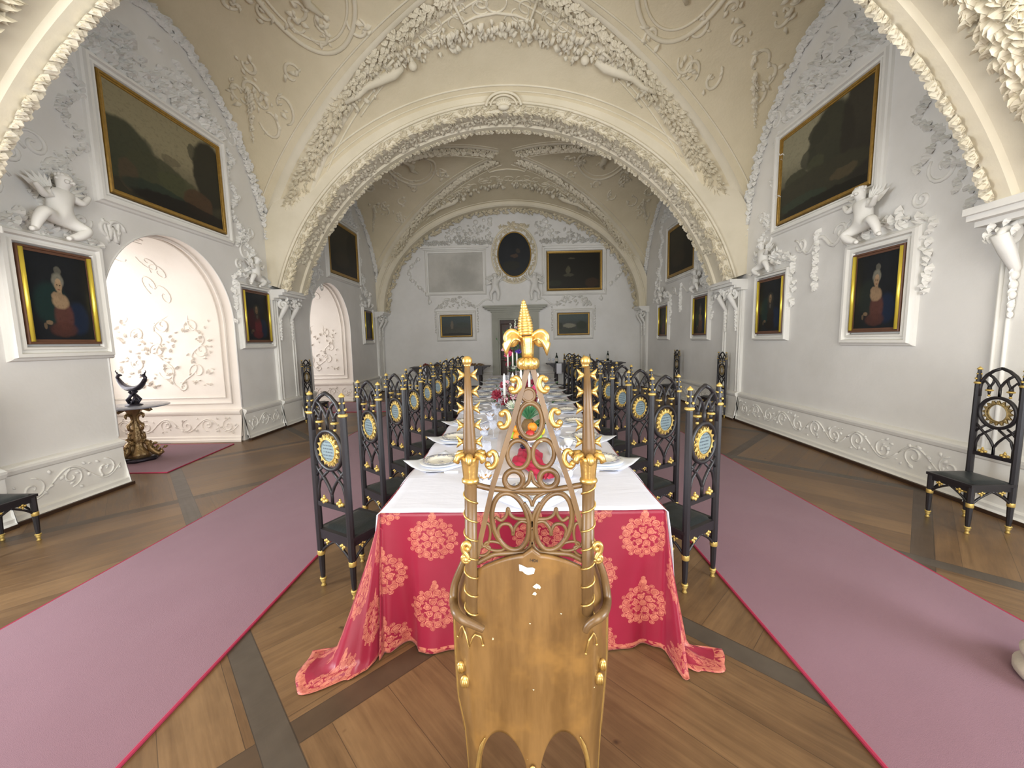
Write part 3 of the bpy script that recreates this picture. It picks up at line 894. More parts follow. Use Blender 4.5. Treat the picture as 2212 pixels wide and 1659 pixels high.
# niche far jamb: plinth, panel moulding and rinceaux ------------------------------------------------
for (n0, n1, zs, rise) in NICHES[1:]:
    def jamb(a, z, n=0.0):     # a = distance outward from the room face (0..2.3), n into the niche
        s_ = a/2.35; return V((WL-a, n1-0.10*0.3*s_-n, z))
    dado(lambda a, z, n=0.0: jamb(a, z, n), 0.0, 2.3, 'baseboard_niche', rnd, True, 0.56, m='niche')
    mb = MB()
    def archpath(off):
        pts = [(0.16+off, 0.70+off)]
        pts += [(0.16+off, 0.70+off+(zs-0.7-off)*i/6) for i in range(1, 7)]
        return pts
    for off, r in ((0.0, 0.022), (0.10, 0.014)):
        pts = [(2.3, 0.68+off), (0.16+off, 0.68+off), (0.16+off, zs)]
        P = [jamb(a, z, 0.01) for a, z in pts]
        # continue round the soffit parallel to the opening edge
        nn = []
        for i in range(1, 30):
            q = pi*(1-i/30.0)
            s_ = (0.16+off)/2.35; m0, m1 = n0+0.10*s_, n1-0.03*s_
            nn.append(V((WL-0.16-off, (m0+m1)/2-((m1-m0)/2-0.012)*cos(q), zs+(rise-0.012)*sin(q))))
        mb.tube(P+nn, r, 6)
    # scroll relief panel on the jamb
    jf = lambda a, z, n=0.0: jamb(a, z, n)
    for c, z, r0, s_ in ((0.72, 1.25, 0.15, 1), (1.25, 1.25, 0.15, -1), (0.62, 1.62, 0.13, -1), (1.38, 1.62, 0.14, 1), (0.75, 2.02, 0.14, 1), (1.25, 2.06, 0.14, -1), (1.0, 0.98, 0.09, 1), (0.55, 2.3, 0.1, 1), (1.7, 1.9, 0.13, 1), (1.75, 1.4, 0.13, -1), (1.9, 2.2, 0.1, -1)):
        relief(mb, jf, spiral(c, z, r0, 1.3, s_, rnd.uniform(-1, 1), 0.12, 22), 0.017)
    for c0, z0, c1, z1 in ((1.0, 0.9, 0.75, 1.4), (1.0, 0.9, 1.3, 1.45), (0.75, 1.4, 0.6, 1.9), (1.3, 1.45, 1.4, 1.95), (0.6, 1.9, 1.0, 2.4), (1.4, 1.95, 1.0, 2.4)):
        relief(mb, jf, [(c0+(c1-c0)*t+0.08*sin(pi*t*2), z0+(z1-z0)*t) for t in [k/10 for k in range(11)]], 0.016)
    mb.smooth = False
    for k in range(110):
        a, z = 1.05+rnd.uniform(-0.62, 1.0), rnd.uniform(0.95, zs+0.1)
        P = jamb(a, z, 0); leaf(mb, P, V((0, 0, 1)), V((0, -1, 0)), rnd.uniform(0.05, 0.10), rnd.uniform(0, 6.28), 0.5)
    mb.smooth = True
    # soffit scrolls
    for k in range(14):
        q = pi*(0.12+0.8*k/14); s0 = 0.25+0.5*rnd.random()
        def sof(a, b, off=0.0):
            s2 = b; m0, m1 = n0+0.10*s2, n1-0.03*s2
            return V((WL+(XN-WL)*s2, (m0+m1)/2-((m1-m0)/2-off)*cos(pi*a), zs+(rise-off)*sin(pi*a)))
        relief(mb, sof, spiral(q/pi, s0, 0.055, 1.2, rnd.choice((-1, 1)), rnd.uniform(0, 6), 0.15, 16), 0.012)
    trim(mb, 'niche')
for k, (n0, n1, zs, rise) in enumerate(NICHES):   # rounded edge where niche meets wall
    mb = MB()
    K = 40
    P = [Lw(n0, 0.6, 0.0)]+[Lw((n0+n1)/2-(n1-n0)/2*cos(pi*i/K), zs+rise*sin(pi*i/K), 0.0) for i in range(K+1)]+[Lw(n1, 0.6, 0.0)]
    mb.tube(P, 0.012, 6); trim(mb, 'wall')

# lunette relief on the side walls ------------------------------------------------------------------
def lun_edge(bay, t):   # along the lunette, t 0..1
    y0, y1 = BAYS[bay]; yc, hy = (y0+y1)/2, (y1-y0)/2
    return yc-hy*cos(pi*t), Z0+3.62*sin(pi*t)
for fn, side in ((Lw, 'L'), (Rw, 'R')):
    for bay in (2, 3):
        y0, y1 = BAYS[bay]; yc, hy = (y0+y1)/2, (y1-y0)/2
        mb = MB(); mb.smooth = False
        N = fn(0, 0, 1)-fn(0, 0, 0)
        K = 50
        path = []
        for i in range(K+1):
            t = 0.03+0.94*i/K; a, z = lun_edge(bay, t); a = yc+(a-yc)*0.95; z = Z0+(z-Z0)*0.965
            path.append(fn(a, z, 0.0))
        garland(mb, path, [N]*K, 0.24, 110, 0.10, rnd, 0.7)
        # dense cartouche foliage above the large picture
        for i in range(420 if bay == 2 else 200):
            t = rnd.uniform(-1, 1); a = yc+t*1.12; z = 5.11+(1-t*t)*rnd.uniform(0.0, 0.72)
            if abs(t) < 0.34 and z > 5.35 and rnd.random() < 0.75: continue
            blobleaf(mb, fn(a, z, 0.0), V((0, 0, 1)), N, rnd.uniform(0.06, 0.14), rnd.uniform(0, 6.28), 0.8)
        # hanging drops each side of the picture
        for sg in (-1, 1):
            for k in range(90):
                z = 5.0-1.6*k/90; a = yc+sg*(1.17+0.10*sin(k*0.19)+0.0015*k)+rnd.uniform(-0.05, 0.05)
                blobleaf(mb, fn(a, z, 0.0), V((0, 0, -1)), N, rnd.uniform(0.05, 0.10), rnd.uniform(-1, 1), 0.8)
            for k in range(60):
                z = 3.75-0.95*k/60; a = yc+sg*(1.42+0.006*k)+0.08*sin(k*0.35)+rnd.uniform(-0.04, 0.04)
                blobleaf(mb, fn(a, z, 0.0), V((0, 0, -1)), N, rnd.uniform(0.05, 0.10), rnd.uniform(-1, 1), 0.7)
        mb.smooth = True
        for sg in (-1, 1):
            for c, z, r0 in ((1.45, 3.35, 0.17), (1.62, 3.75, 0.13), (1.35, 5.25, 0.16), (0.7, 5.5, 0.15), (1.25, 3.1, 0.1)):
                relief(mb, fn, spiral(yc+sg*c, z, r0, 1.2, sg, rnd.uniform(0, 3), 0.15, 18), 0.024)
        trim(mb, 'stucco_wall')

# stucco figures ------------------------------------------------------------------------------------
def skin_figure(name, chain, edges, mats, parent=None, sub=2):
    """one continuous body grown with a skin modifier; chain: list of (point, radius)"""
    me = bpy.data.meshes.new(name); me.from_pydata([tuple(p) for p, r in chain], edges, []); me.update()
    o = bpy.data.objects.new(name, me); COL.objects.link(o); o.parent = parent
    me.materials.append(M[mats])
    md = o.modifiers.new('skin', 'SKIN'); md.use_smooth_shade = True
    sv = me.skin_vertices[0].data
    for i, (p, r) in enumerate(chain):
        rr = r if isinstance(r, tuple) else (r, r); sv[i].radius = rr
    sv[0].use_root = True
    o.modifiers.new('sub', 'SUBSURF').levels = sub; o.modifiers['sub'].render_levels = sub
    return o
def cherub(fn, a, z, sg, sc, label, pose='sit'):
    """winged child seated on a frame or ledge; a along wall, z of its seat, sg +1 leans to +a"""
    t = thing('stucco_cherub', label, 'relief sculpture', fn(a, z, 0.0))
    o = fn(a, z, 0.0)
    def p(u, v, n): return fn(a+sg*u*sc, z+v*sc, n*sc+0.03)-o
    if pose == 'sit':
        ch = [(p(0, 0.10, 0.10), 0.085), (p(0.01, 0.22, 0.11), 0.082), (p(0.02, 0.33, 0.12), 0.072), (p(0.03, 0.40, 0.13), 0.035), (p(0.05, 0.50, 0.15), 0.078), (p(0.06, 0.56, 0.15), 0.062),
              (p(-0.09, 0.34, 0.12), 0.036), (p(-0.17, 0.27, 0.16), 0.030), (p(-0.25, 0.33, 0.20), 0.022), (p(-0.29, 0.36, 0.21), 0.020),
              (p(0.13, 0.34, 0.12), 0.036), (p(0.22, 0.30, 0.14), 0.030), (p(0.29, 0.38, 0.13), 0.022), (p(0.32, 0.42, 0.12), 0.020),
              (p(-0.10, 0.06, 0.14), 0.062), (p(-0.24, 0.10, 0.22), 0.046), (p(-0.30, -0.03, 0.20), 0.036), (p(-0.33, -0.12, 0.20), 0.024), (p(-0.39, -0.13, 0.23), 0.018),
              (p(0.09, 0.04, 0.14), 0.062), (p(0.18, -0.02, 0.22), 0.046), (p(0.08, -0.10, 0.20), 0.036), (p(0.00, -0.13, 0.19), 0.024), (p(-0.05, -0.15, 0.22), 0.018)]
    else:          # standing with raised arm
        ch = [(p(0, 0.40, 0.10), 0.080), (p(0.01, 0.52, 0.11), 0.080), (p(0.0, 0.63, 0.11), 0.072), (p(0.0, 0.70, 0.12), 0.035), (p(0.01, 0.80, 0.13), 0.076), (p(0.01, 0.86, 0.13), 0.060),
              (p(-0.10, 0.65, 0.11), 0.034), (p(-0.19, 0.72, 0.12), 0.028), (p(-0.22, 0.84, 0.11), 0.022), (p(-0.22, 0.89, 0.11), 0.018),
              (p(0.11, 0.64, 0.11), 0.034), (p(0.18, 0.55, 0.13), 0.028), (p(0.27, 0.52, 0.14), 0.022), (p(0.32, 0.53, 0.14), 0.018),
              (p(-0.06, 0.34, 0.10), 0.058), (p(-0.10, 0.20, 0.12), 0.044), (p(-0.08, 0.08, 0.10), 0.034), (p(-0.08, 0.00, 0.10), 0.024), (p(-0.12, -0.01, 0.14), 0.018),
              (p(0.07, 0.34, 0.10), 0.058), (p(0.16, 0.22, 0.13), 0.044), (p(0.14, 0.09, 0.10), 0.034), (p(0.15, 0.01, 0.09), 0.024), (p(0.20, 0.0, 0.12), 0.018)]
    ch = [(q, r*sc*(1.12 if i in (4, 5) else (1.15 if r > 0.06 else 1.35))) for i, (q, r) in enumerate(ch)]
    ed = [(0, 1), (1, 2), (2, 3), (3, 4), (4, 5), (2, 6), (6, 7), (7, 8), (8, 9), (2, 10), (10, 11), (11, 12), (12, 13), (0, 14), (14, 15), (15, 16), (16, 17), (17, 18), (0, 19), (19, 20), (20, 21), (21, 22), (22, 23)]
    skin_figure('body', ch, ed, 'stucco_wall', t)
    hd = ch[4][0]; face = (fn(0, 0, 1)-fn(0, 0, 0)); side = (fn(1, 0, 0)-fn(0, 0, 0))*sg
    mb = MB(); mb.smooth = True
    for k in range(16):
        aa = k*2.399; rr = 0.055*sc*sqrt((k+1)/16)
        q = hd+V((0, 0, 0.06*sc))+side*(rr*cos(aa)*1.2)-face*0.01*sc+face*(rr*sin(aa)*0.7)+V((0, 0, -abs(rr)*0.3))
        mb.ball(q, 0.024*sc, 7, 5)
    mb.build('hair', 'stucco_wall', t)
    mb = MB()
    mb.ball(hd+face*0.078*sc+V((0, 0, -0.008*sc)), (0.013*sc,)*3, 7, 5)
    mb.build('nose', 'stucco_wall', t)
    for s2 in (-1, 1):
        mb = MB(); mb.ball(hd+face*0.060*sc+side*(0.030*s2*sc)+V((0, 0, -0.025*sc)), 0.024*sc, 7, 5); mb.build('cheek', 'stucco_wall', t)
        mb = MB(); mb.ball(hd+side*(0.078*s2*sc), 0.016*sc, 6, 5); mb.build('ear', 'stucco_wall', t)
    mb = MB(); mb.ball(hd+face*0.070*sc+V((0, 0, -0.042*sc)), (0.014*sc, 0.014*sc, 0.007*sc), 7, 5); mb.build('mouth', 'stucco_wall', t)
    for s2 in (-1, 1):
        mb = MB(); mb.smooth = False
        sh = ch[2][0]-face*0.05*sc
        for k in range(6):
            an = radians(20+14*k); L_ = (0.30-0.025*k)*sc
            d = side*(s2*cos(an))+V((0, 0, sin(an)))
            leaf(mb, sh+side*(0.05*s2*sc)+d*L_*0.5, d, face, L_, 0, 0.12, 0.30)
        mb.build('wing', 'stucco_wall', t)
    return t

# ------------------------------------------------------------------ paintings
def framed(fn, a0, a1, z0, z1, mat, label, name='oil_painting', cat='painting', fw=0.045, style='bright', flip=False, off=0.02):
    t = thing(name, label, cat, fn((a0+a1)/2, z0, 0.0)); o = t.location.copy()
    g = lambda a, z, n=0.0: fn(a, z, n+off)-o
    mb = MB(); mb.smooth = False
    vs = [g(a0+fw, z0+fw, 0.012), g(a1-fw, z0+fw, 0.012), g(a1-fw, z1-fw, 0.012), g(a0+fw, z1-fw, 0.012)]
    mb.add(vs, [(0, 1, 2, 3)])
    uv = [(0, 0), (1, 0), (1, 1), (0, 1)]
    if flip: uv = [(1, 0), (0, 0), (0, 1), (1, 1)]
    mb.build('canvas', mat, t, uvs=uv)
    ifw = -fw
    mb = MB()
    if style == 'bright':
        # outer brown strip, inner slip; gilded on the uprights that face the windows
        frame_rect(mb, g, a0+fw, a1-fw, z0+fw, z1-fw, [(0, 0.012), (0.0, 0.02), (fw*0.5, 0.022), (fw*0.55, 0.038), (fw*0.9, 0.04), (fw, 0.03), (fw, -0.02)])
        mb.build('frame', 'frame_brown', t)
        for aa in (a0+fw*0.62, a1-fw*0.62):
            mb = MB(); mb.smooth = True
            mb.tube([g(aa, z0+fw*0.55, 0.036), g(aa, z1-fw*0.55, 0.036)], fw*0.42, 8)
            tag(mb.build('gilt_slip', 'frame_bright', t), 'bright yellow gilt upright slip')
    else:
        frame_rect(mb, g, a0+fw, a1-fw, z0+fw, z1-fw, [(0, 0.012), (0.004, 0.024), (fw*0.35, 0.024), (fw*0.45, 0.036), (fw*0.8, 0.042), (fw, 0.03), (fw, -0.02)])
        mb.build('frame', 'frame_gold', t)
    return t
def stuccoframe(fn, a0, a1, z0, z1, w=0.14, s=1.0):
    mb = MB(); k = w/0.14
    frame_rect(mb, fn, a0, a1, z0, z1, [(o*k, h*s) for o, h in MOULD])
    trim(mb, 'stucco_wall')
DK = (0.012, 0.014, 0.017)
def portrait(name, skin=(0.32, 0.22, 0.13), hair=(0.20, 0.19, 0.15), dress=(0.10, 0.040, 0.032), cloak=(0.012, 0.03, 0.028), k=1.0, male=False):
    bl = [(0.35, 0.42, 0.30, 0.28, cloak, 0.9), (0.76, 0.26, 0.2, 0.22, (0.012, 0.022, 0.05), 0.8),
          (0.53, 0.28, 0.17, 0.20, dress, 0.9), (0.50, 0.12, 0.24, 0.10, tuple(c*0.8 for c in dress), 0.8)]
    if not male:
        bl += [(0.50, 0.455, 0.145, 0.10, tuple(c*k for c in skin), 0.95), (0.44, 0.52, 0.08, 0.05, tuple(c*k for c in skin), 0.8), (0.50, 0.54, 0.045, 0.07, tuple(c*k*0.8 for c in skin), 0.9)]
        bl += [(0.49, 0.70, 0.105, 0.105, tuple(c*k for c in hair), 0.9), (0.51, 0.82, 0.06, 0.06, tuple(c*k*0.8 for c in hair), 0.6)]
    else:
        bl += [(0.50, 0.64, 0.15, 0.14, tuple(c*k*0.35 for c in hair), 0.9), (0.50, 0.50, 0.05, 0.05, (0.25*k, 0.22*k, 0.18*k), 0.8), (0.50, 0.50, 0.16, 0.14, (0.03, 0.02, 0.018), 0.5)]
    bl += [(0.495, 0.640, 0.066, 0.088, tuple(c*k for c in skin), 0.95), (0.495, 0.70, 0.05, 0.03, tuple(c*k*1.25 for c in skin), 0.7),
           (0.475, 0.652, 0.016, 0.008, (0.03, 0.02, 0.012), 0.8), (0.52, 0.652, 0.016, 0.008, (0.03, 0.02, 0.012), 0.8), (0.495, 0.60, 0.02, 0.008, (0.16*k, 0.04*k, 0.03*k), 0.8),
           (0.495, 0.625, 0.008, 0.022, tuple(c*k*1.2 for c in skin), 0.4),
           (0.28, 0.20, 0.055, 0.03, tuple(c*k*0.7 for c in skin), 0.8), (0.22, 0.16, 0.03, 0.04, tuple(c*k*0.5 for c in skin), 0.7)]
    return painting_mat(name, DK, bl, warp=0.018)
P_L1 = portrait('portrait_lady_green_cloak'); P_L2 = portrait('portrait_man_red_coat', dress=(0.12, 0.02, 0.025), cloak=(0.05, 0.012, 0.016), k=0.5, male=True)
P_L3 = portrait('portrait_dim', k=0.35, male=True)
P_R1 = portrait('portrait_lady_tall_coiffure', skin=(0.30, 0.20, 0.12), cloak=(0.018, 0.024, 0.022)); P_R2 = portrait('portrait_man_black', dress=(0.02, 0.015, 0.012), k=0.6, male=True)
P_R3 = portrait('portrait_lady_pale', dress=(0.10, 0.05, 0.03), k=0.45); P_R4 = portrait('portrait_dark', k=0.25, male=True)
LAND1 = painting_mat('landscape_mountain_ruins', DK, [
    (0.08, 0.42, 0.30, 0.30, (0.040, 0.045, 0.026), 0.95), (0.36, 0.33, 0.26, 0.20, (0.050, 0.052, 0.028), 0.9), (0.55, 0.30, 0.2, 0.13, (0.06, 0.065, 0.03), 0.8),
    (0.50, 0.55, 0.09, 0.05, (0.12, 0.10, 0.06), 0.7), (0.90, 0.60, 0.20, 0.42, (0.018, 0.018, 0.012), 0.97), (0.72, 0.78, 0.05, 0.1, (0.03, 0.03, 0.018), 0.7),
    (0.74, 0.20, 0.16, 0.16, (0.065, 0.035, 0.018), 0.9), (0.12, 0.20, 0.08, 0.16, (0.075, 0.05, 0.03), 0.7), (0.35, 0.12, 0.3, 0.10, (0.018, 0.030, 0.022), 0.8), (0.62, 0.06, 0.5, 0.10, (0.010, 0.008, 0.007), 0.9)],
    grad=(0.1, 0.7, (0.030, 0.028, 0.018), (0.27, 0.235, 0.14)), soft=(0.75, 1.1))
LAND2 = painting_mat('landscape_great_tree', DK, [
    (0.60, 0.62, 0.26, 0.42, (0.028, 0.030, 0.020), 0.96), (0.92, 0.60, 0.22, 0.6, (0.022, 0.020, 0.016), 0.95), (0.46, 0.80, 0.12, 0.12, (0.03, 0.032, 0.022), 0.9), (0.36, 0.58, 0.10, 0.12, (0.03, 0.032, 0.022), 0.8),
    (0.20, 0.42, 0.16, 0.10, (0.04, 0.042, 0.025), 0.9), (0.45, 0.45, 0.10, 0.12, (0.06, 0.065, 0.035), 0.6), (0.45, 0.28, 0.6, 0.16, (0.035, 0.034, 0.022), 0.9), (0.76, 0.22, 0.14, 0.06, (0.085, 0.065, 0.035), 0.7), (0.3, 0.12, 0.3, 0.08, (0.03, 0.045, 0.03), 0.8), (0.6, 0.03, 0.6, 0.08, (0.010, 0.010, 0.008), 0.9)],
    grad=(0.2, 0.75, (0.03, 0.03, 0.02), (0.27, 0.25, 0.165)), soft=(0.75, 1.1))
LAND3 = painting_mat('landscape_dim_brown', DK, [(0.4, 0.3, 0.3, 0.2, (0.03, 0.022, 0.012), 0.8), (0.8, 0.6, 0.2, 0.4, (0.01, 0.009, 0.006), 0.9)], grad=(0.1, 0.9, (0.012, 0.010, 0.006), (0.030, 0.026, 0.016)))
LAND4 = painting_mat('landscape_dim_fountain', DK, [(0.38, 0.52, 0.05, 0.13, (0.10, 0.09, 0.05), 0.8), (0.38, 0.38, 0.12, 0.05, (0.08, 0.075, 0.045), 0.7), (0.45, 0.85, 0.07, 0.03, (0.09, 0.08, 0.05), 0.7), (0.85, 0.15, 0.15, 0.15, (0.055, 0.028, 0.012), 0.7), (0.12, 0.15, 0.15, 0.1, (0.025, 0.030, 0.014), 0.8)], grad=(0.1, 0.9, (0.016, 0.014, 0.007), (0.012, 0.010, 0.005)))
OVAL = painting_mat('oval_dim_scene', DK, [(0.50, 0.47, 0.13, 0.05, (0.085, 0.05, 0.03), 0.8), (0.62, 0.58, 0.07, 0.06, (0.07, 0.05, 0.03), 0.6), (0.4, 0.25, 0.3, 0.12, (0.02, 0.02, 0.012), 0.8)])
VED1 = painting_mat('view_of_castle_tower', DK, [(0.35, 0.52, 0.06, 0.28, (0.16, 0.13, 0.09), 0.8), (0.55, 0.25, 0.5, 0.14, (0.055, 0.055, 0.04), 0.9), (0.72, 0.55, 0.25, 0.15, (0.05, 0.06, 0.045), 0.8), (0.5, 0.05, 0.6, 0.10, (0.02, 0.02, 0.014), 0.9)], grad=(0.3, 0.9, (0.05, 0.05, 0.04), (0.055, 0.075, 0.075)))
VED2 = painting_mat('view_of_white_mansion', DK, [(0.36, 0.42, 0.24, 0.13, (0.25, 0.24, 0.17), 0.85), (0.78, 0.42, 0.20, 0.26, (0.03, 0.04, 0.02), 0.9), (0.04, 0.4, 0.1, 0.2, (0.03, 0.035, 0.02), 0.8), (0.45, 0.15, 0.7, 0.13, (0.045, 0.05, 0.03), 0.9)], grad=(0.3, 0.9, (0.05, 0.05, 0.04), (0.07, 0.09, 0.085)))

framed(Lw, 3.84, 4.52, 1.72, 2.70, P_L1, 'portrait of a powdered lady in a green cloak, left wall near the front', fw=0.05)
stuccoframe(Lw, 3.83, 4.53, 1.70, 2.71, 0.15)
framed(Lw, 6.98, 7.72, 1.73, 2.68, P_L2, 'portrait of a long-wigged man in dark red coat, beyond the nearer arched niche', fw=0.05)
stuccoframe(Lw, 6.97, 7.73, 1.71, 2.70, 0.10)
framed(Lw, 12.50, 13.15, 1.80, 2.72, P_L3, 'very dark narrow portrait beyond the second arched niche on the left wall', fw=0.05)
stuccoframe(Lw, 12.49, 13.16, 1.78, 2.74, 0.12)
framed(Lw, 4.85, 6.74, 3.53, 4.92, LAND1, 'large landscape of pale sky, mountain and ruins above the nearer left niche', fw=0.06, style='gold')
stuccoframe(Lw, 4.84, 6.75, 3.52, 4.93, 0.15)
framed(Lw, 10.4, 12.25, 3.55, 4.98, LAND3, 'large nearly black landscape above the second left niche', fw=0.08, style='gold')
stuccoframe(Lw, 10.39, 12.26, 3.54, 4.99, 0.14)
framed(Rw, 4.62, 5.31, 1.68, 2.67, P_R1, 'portrait of a lady with very tall powdered hair, nearest on the right wall', fw=0.05, flip=True)
stuccoframe(Rw, 4.61, 5.32, 1.66, 2.69, 0.15)
framed(Rw, 6.64, 7.36, 1.70, 2.66, P_R2, 'portrait of a man in black on near-black ground, second along the right wall', fw=0.05, flip=True)
stuccoframe(Rw, 6.63, 7.37, 1.68, 2.68, 0.10)
framed(Rw, 9.28, 10.0, 1.72, 2.64, P_R3, 'dim portrait of a standing lady in pale bodice, third along the right wall', fw=0.05, flip=True)
stuccoframe(Rw, 9.27, 10.01, 1.70, 2.66, 0.11)
framed(Rw, 11.72, 12.42, 1.74, 2.62, P_R4, 'narrow almost black portrait, farthest along the right wall', fw=0.05, flip=True)
stuccoframe(Rw, 11.71, 12.43, 1.72, 2.64, 0.11)
framed(Rw, 5.14, 6.92, 3.49, 4.86, LAND2, 'large landscape with a great dark tree, high on the right wall at the front', fw=0.058, style='gold', flip=True)
stuccoframe(Rw, 5.13, 6.93, 3.48, 4.87, 0.14)
framed(Rw, 10.05, 11.78, 3.38, 4.72, LAND3, 'large dim brown landscape high on the right wall, farther bay', fw=0.08, style='gold', flip=True)
stuccoframe(Rw, 10.04, 11.79, 3.37, 4.73, 0.13)
framed(Fw, 1.03, 2.96, 3.41, 4.76, LAND4, 'dark gilt-framed picture with a pale fountain, right of the oval on the end wall', fw=0.075, style='gold')
stuccoframe(Fw, 1.02, 2.97, 3.40, 4.77, 0.16)
framed(Fw, -2.78, -1.65, 1.86, 2.64, VED1, 'small view of a castle tower on a hill, left of the door', fw=0.05, style='gold')
stuccoframe(Fw, -2.79, -1.64, 1.85, 2.65, 0.14)
framed(Fw, 1.39, 2.52, 1.85, 2.63, VED2, 'small view of a long white mansion among trees, right of the door', fw=0.05, style='gold')
stuccoframe(Fw, 1.38, 2.53, 1.84, 2.64, 0.14)
# empty stucco panel
mb = MB(); mb.smooth = False
mb.add([Fw(-3.13, 3.46, 0.015), Fw(-1.23, 3.46, 0.015), Fw(-1.23, 4.78, 0.015), Fw(-3.13, 4.78, 0.015)], [(0, 1, 2, 3)])
trim(mb, 'blank'); stuccoframe(Fw, -3.13, -1.23, 3.46, 4.78, 0.13)
# oval picture
t = thing('oval_painting', 'tall dark oval painting in thin gilt rim, centre of the end wall above the door', 'painting', Fw(-0.1, 3.93, 0.0))
o0 = t.location.copy(); mb = MB(); n = 48; uv = []
vs = []
for i in range(n):
    a = 2*pi*i/n; vs.append(Fw(-0.1+0.56*cos(a), 4.68+0.74*sin(a), 0.05)-o0); uv.append((0.5+0.5*cos(a), 0.5+0.5*sin(a)))
mb.smooth = False; mb.add(vs, [tuple(range(n))]); mb.build('canvas', OVAL, t, uvs=uv)
mb = MB(); mb.tube([Fw(-0.1+0.575*cos(2*pi*i/n), 4.68+0.755*sin(2*pi*i/n), 0.06)-o0 for i in range(n)], 0.024, 8, closed=True); mb.build('frame', 'frame_gold', t)
mb = MB()
for rr, tr in ((0.66, 0.03), (0.92, 0.03)):
    mb.tube([Fw(-0.1+rr*0.86*cos(2*pi*i/n), 4.68+(rr*0.86+0.19)*sin(2*pi*i/n), 0.02) for i in range(n)], tr, 8, closed=True)
mb.smooth = False
for i in range(130):
    a = 2*pi*i/130; rr = rnd.uniform(0.64, 0.76)
    blobleaf(mb, Fw(-0.1+rr*cos(a), 4.68+(rr+0.19)*sin(a), 0.0), V((cos(a), 0, sin(a))), V((0, -1, 0)), rnd.uniform(0.09, 0.14), rnd.uniform(-0.5, 0.5), 0.5)
for i in range(36):
    a = rnd.uniform(-0.5, 0.5); blobleaf(mb, Fw(-0.1+a, 5.62+0.2*(0.5-abs(a))*rnd.random()*2, 0.0), V((0, 0, 1)), V((0, -1, 0)), rnd.uniform(0.1, 0.18), rnd.uniform(-1.5, 1.5), 0.6)
trim(mb, 'stucco')
# end wall stucco: cornices, foliage, drops
mb = MB()
for a0, a1, z in ((-3.38, -1.0, 4.95), (0.88, 3.14, 4.92)):
    mb.box(tuple(Fw(a0, z, 0.12)), tuple(Fw(a1, z+0.06, 0.0))); mb.box(tuple(Fw(a0+0.08, z-0.05, 0.07)), tuple(Fw(a1-0.08, z, 0.0)))
mb.smooth = False
for a0, a1, zl in ((-3.3, -0.9, 5.02), (0.8, 3.1, 5.0)):
    cm = (a0+a1)/2
    for i in range(170):
        a = rnd.uniform(a0, a1); h = 0.12+0.22*max(0, 1-abs(a-cm)/0.4)
        blobleaf(mb, Fw(a, zl+0.05+rnd.random()*h, 0.0), V((0, 0, 1)), V((0, -1, 0)), rnd.uniform(0.07, 0.14), rnd.uniform(-1.6, 1.6), 0.9)
for i in range(300):
    t_ = rnd.uniform(0.22, 0.78); rr = rnd.uniform(0.72, 0.93); p = arc_pt(t_, YF, 4.42*rr, 3.46*rr)
    if p.z < 5.2 or abs(p.x+0.1) < 0.75: continue
    if rnd.random() < 0.5: mb.smooth = True; mb.ball(p, rnd.uniform(0.05, 0.09), 7, 5); mb.smooth = False
    blobleaf(mb, p, V((0, 0, 1)), V((0, -1, 0)), rnd.uniform(0.08, 0.17), rnd.uniform(0, 6.28), 0.8)
for sg in (-1, 1):
    for k in range(26):
        z = 4.6-1.6*k/26; a = -0.1+sg*(3.38+0.35*sin(k*0.2))
        mb.smooth = True
        if k % 4 == 0: mb.ball(Fw(a, z, 0.02), 0.07, 7, 5)
        mb.smooth = False
        blobleaf(mb, Fw(a+rnd.uniform(-0.05, 0.05), z, 0.0), V((0, 0, -1)), V((0, -1, 0)), rnd.uniform(0.08, 0.14), rnd.uniform(-1, 1), 0.5)
    c = -0.12+sg*2.08
    for k in range(60):    # swags over the small views
        t_ = rnd.uniform(-1, 1); a = c+t_*0.68; z = 2.86+0.42*(1-t_*t_)*rnd.random()+0.03
        blobleaf(mb, Fw(a, z, 0.0), V((0, 0, 1)), V((0, -1, 0)), rnd.uniform(0.08, 0.15), rnd.uniform(-2, 2), 0.5)
    for s2 in (-1, 1):
        for k in range(10): blobleaf(mb, Fw(c+s2*0.76, 2.85-0.09*k, 0.0), V((0, 0, -1)), V((0, -1, 0)), 0.10, rnd.uniform(-0.7, 0.7), 0.5)
    mb.smooth = True
    relief(mb, Fw, [(-0.12+sg*(0.75+0.9*q/12), 3.05+0.12*sin(q*0.55)) for q in range(13)], 0.03)
    relief(mb, Fw, spiral(c-sg*0.3, 3.12, 0.14, 1.1, sg, 0, 0.2, 16), 0.03)
    relief(mb, Fw, spiral(c+sg*0.35, 3.10, 0.14, 1.1, -sg, 0, 0.2, 16), 0.03)
trim(mb, 'stucco_wall')

cherub(Lw, 4.20, 2.95, 1, 0.95, 'plump stucco cherub sprawled over the frame of the green-cloaked lady portrait')
cherub(Lw, 7.30, 2.86, 1, 0.75, 'small stucco cherub sitting over the red-coated man portrait', )
cherub(Rw, 5.10, 2.92, 1, 0.95, 'large stucco cherub perched over the tall-haired lady portrait on the right wall')
cherub(Rw, 7.12, 2.84, 1, 0.8, 'stucco cherub over the frame of the man in black')
cherub(Lw, 12.8, 2.92, 1, 0.7, 'distant stucco cherub over the dark narrow portrait past the second niche')
cherub(Rw, 9.75, 2.86, 1, 0.75, 'stucco cherub over the dim standing lady on the right wall')
cherub(Rw, 12.15, 2.82, 1, 0.7, 'farthest stucco cherub on the right wall, over the almost black portrait')
cherub(Fw, -0.78, 3.12, -1, 1.05, 'standing stucco cherub left below the oval painting', 'stand')
cherub(Fw, 0.58, 3.12, 1, 1.05, 'standing stucco cherub right below the oval painting', 'stand')
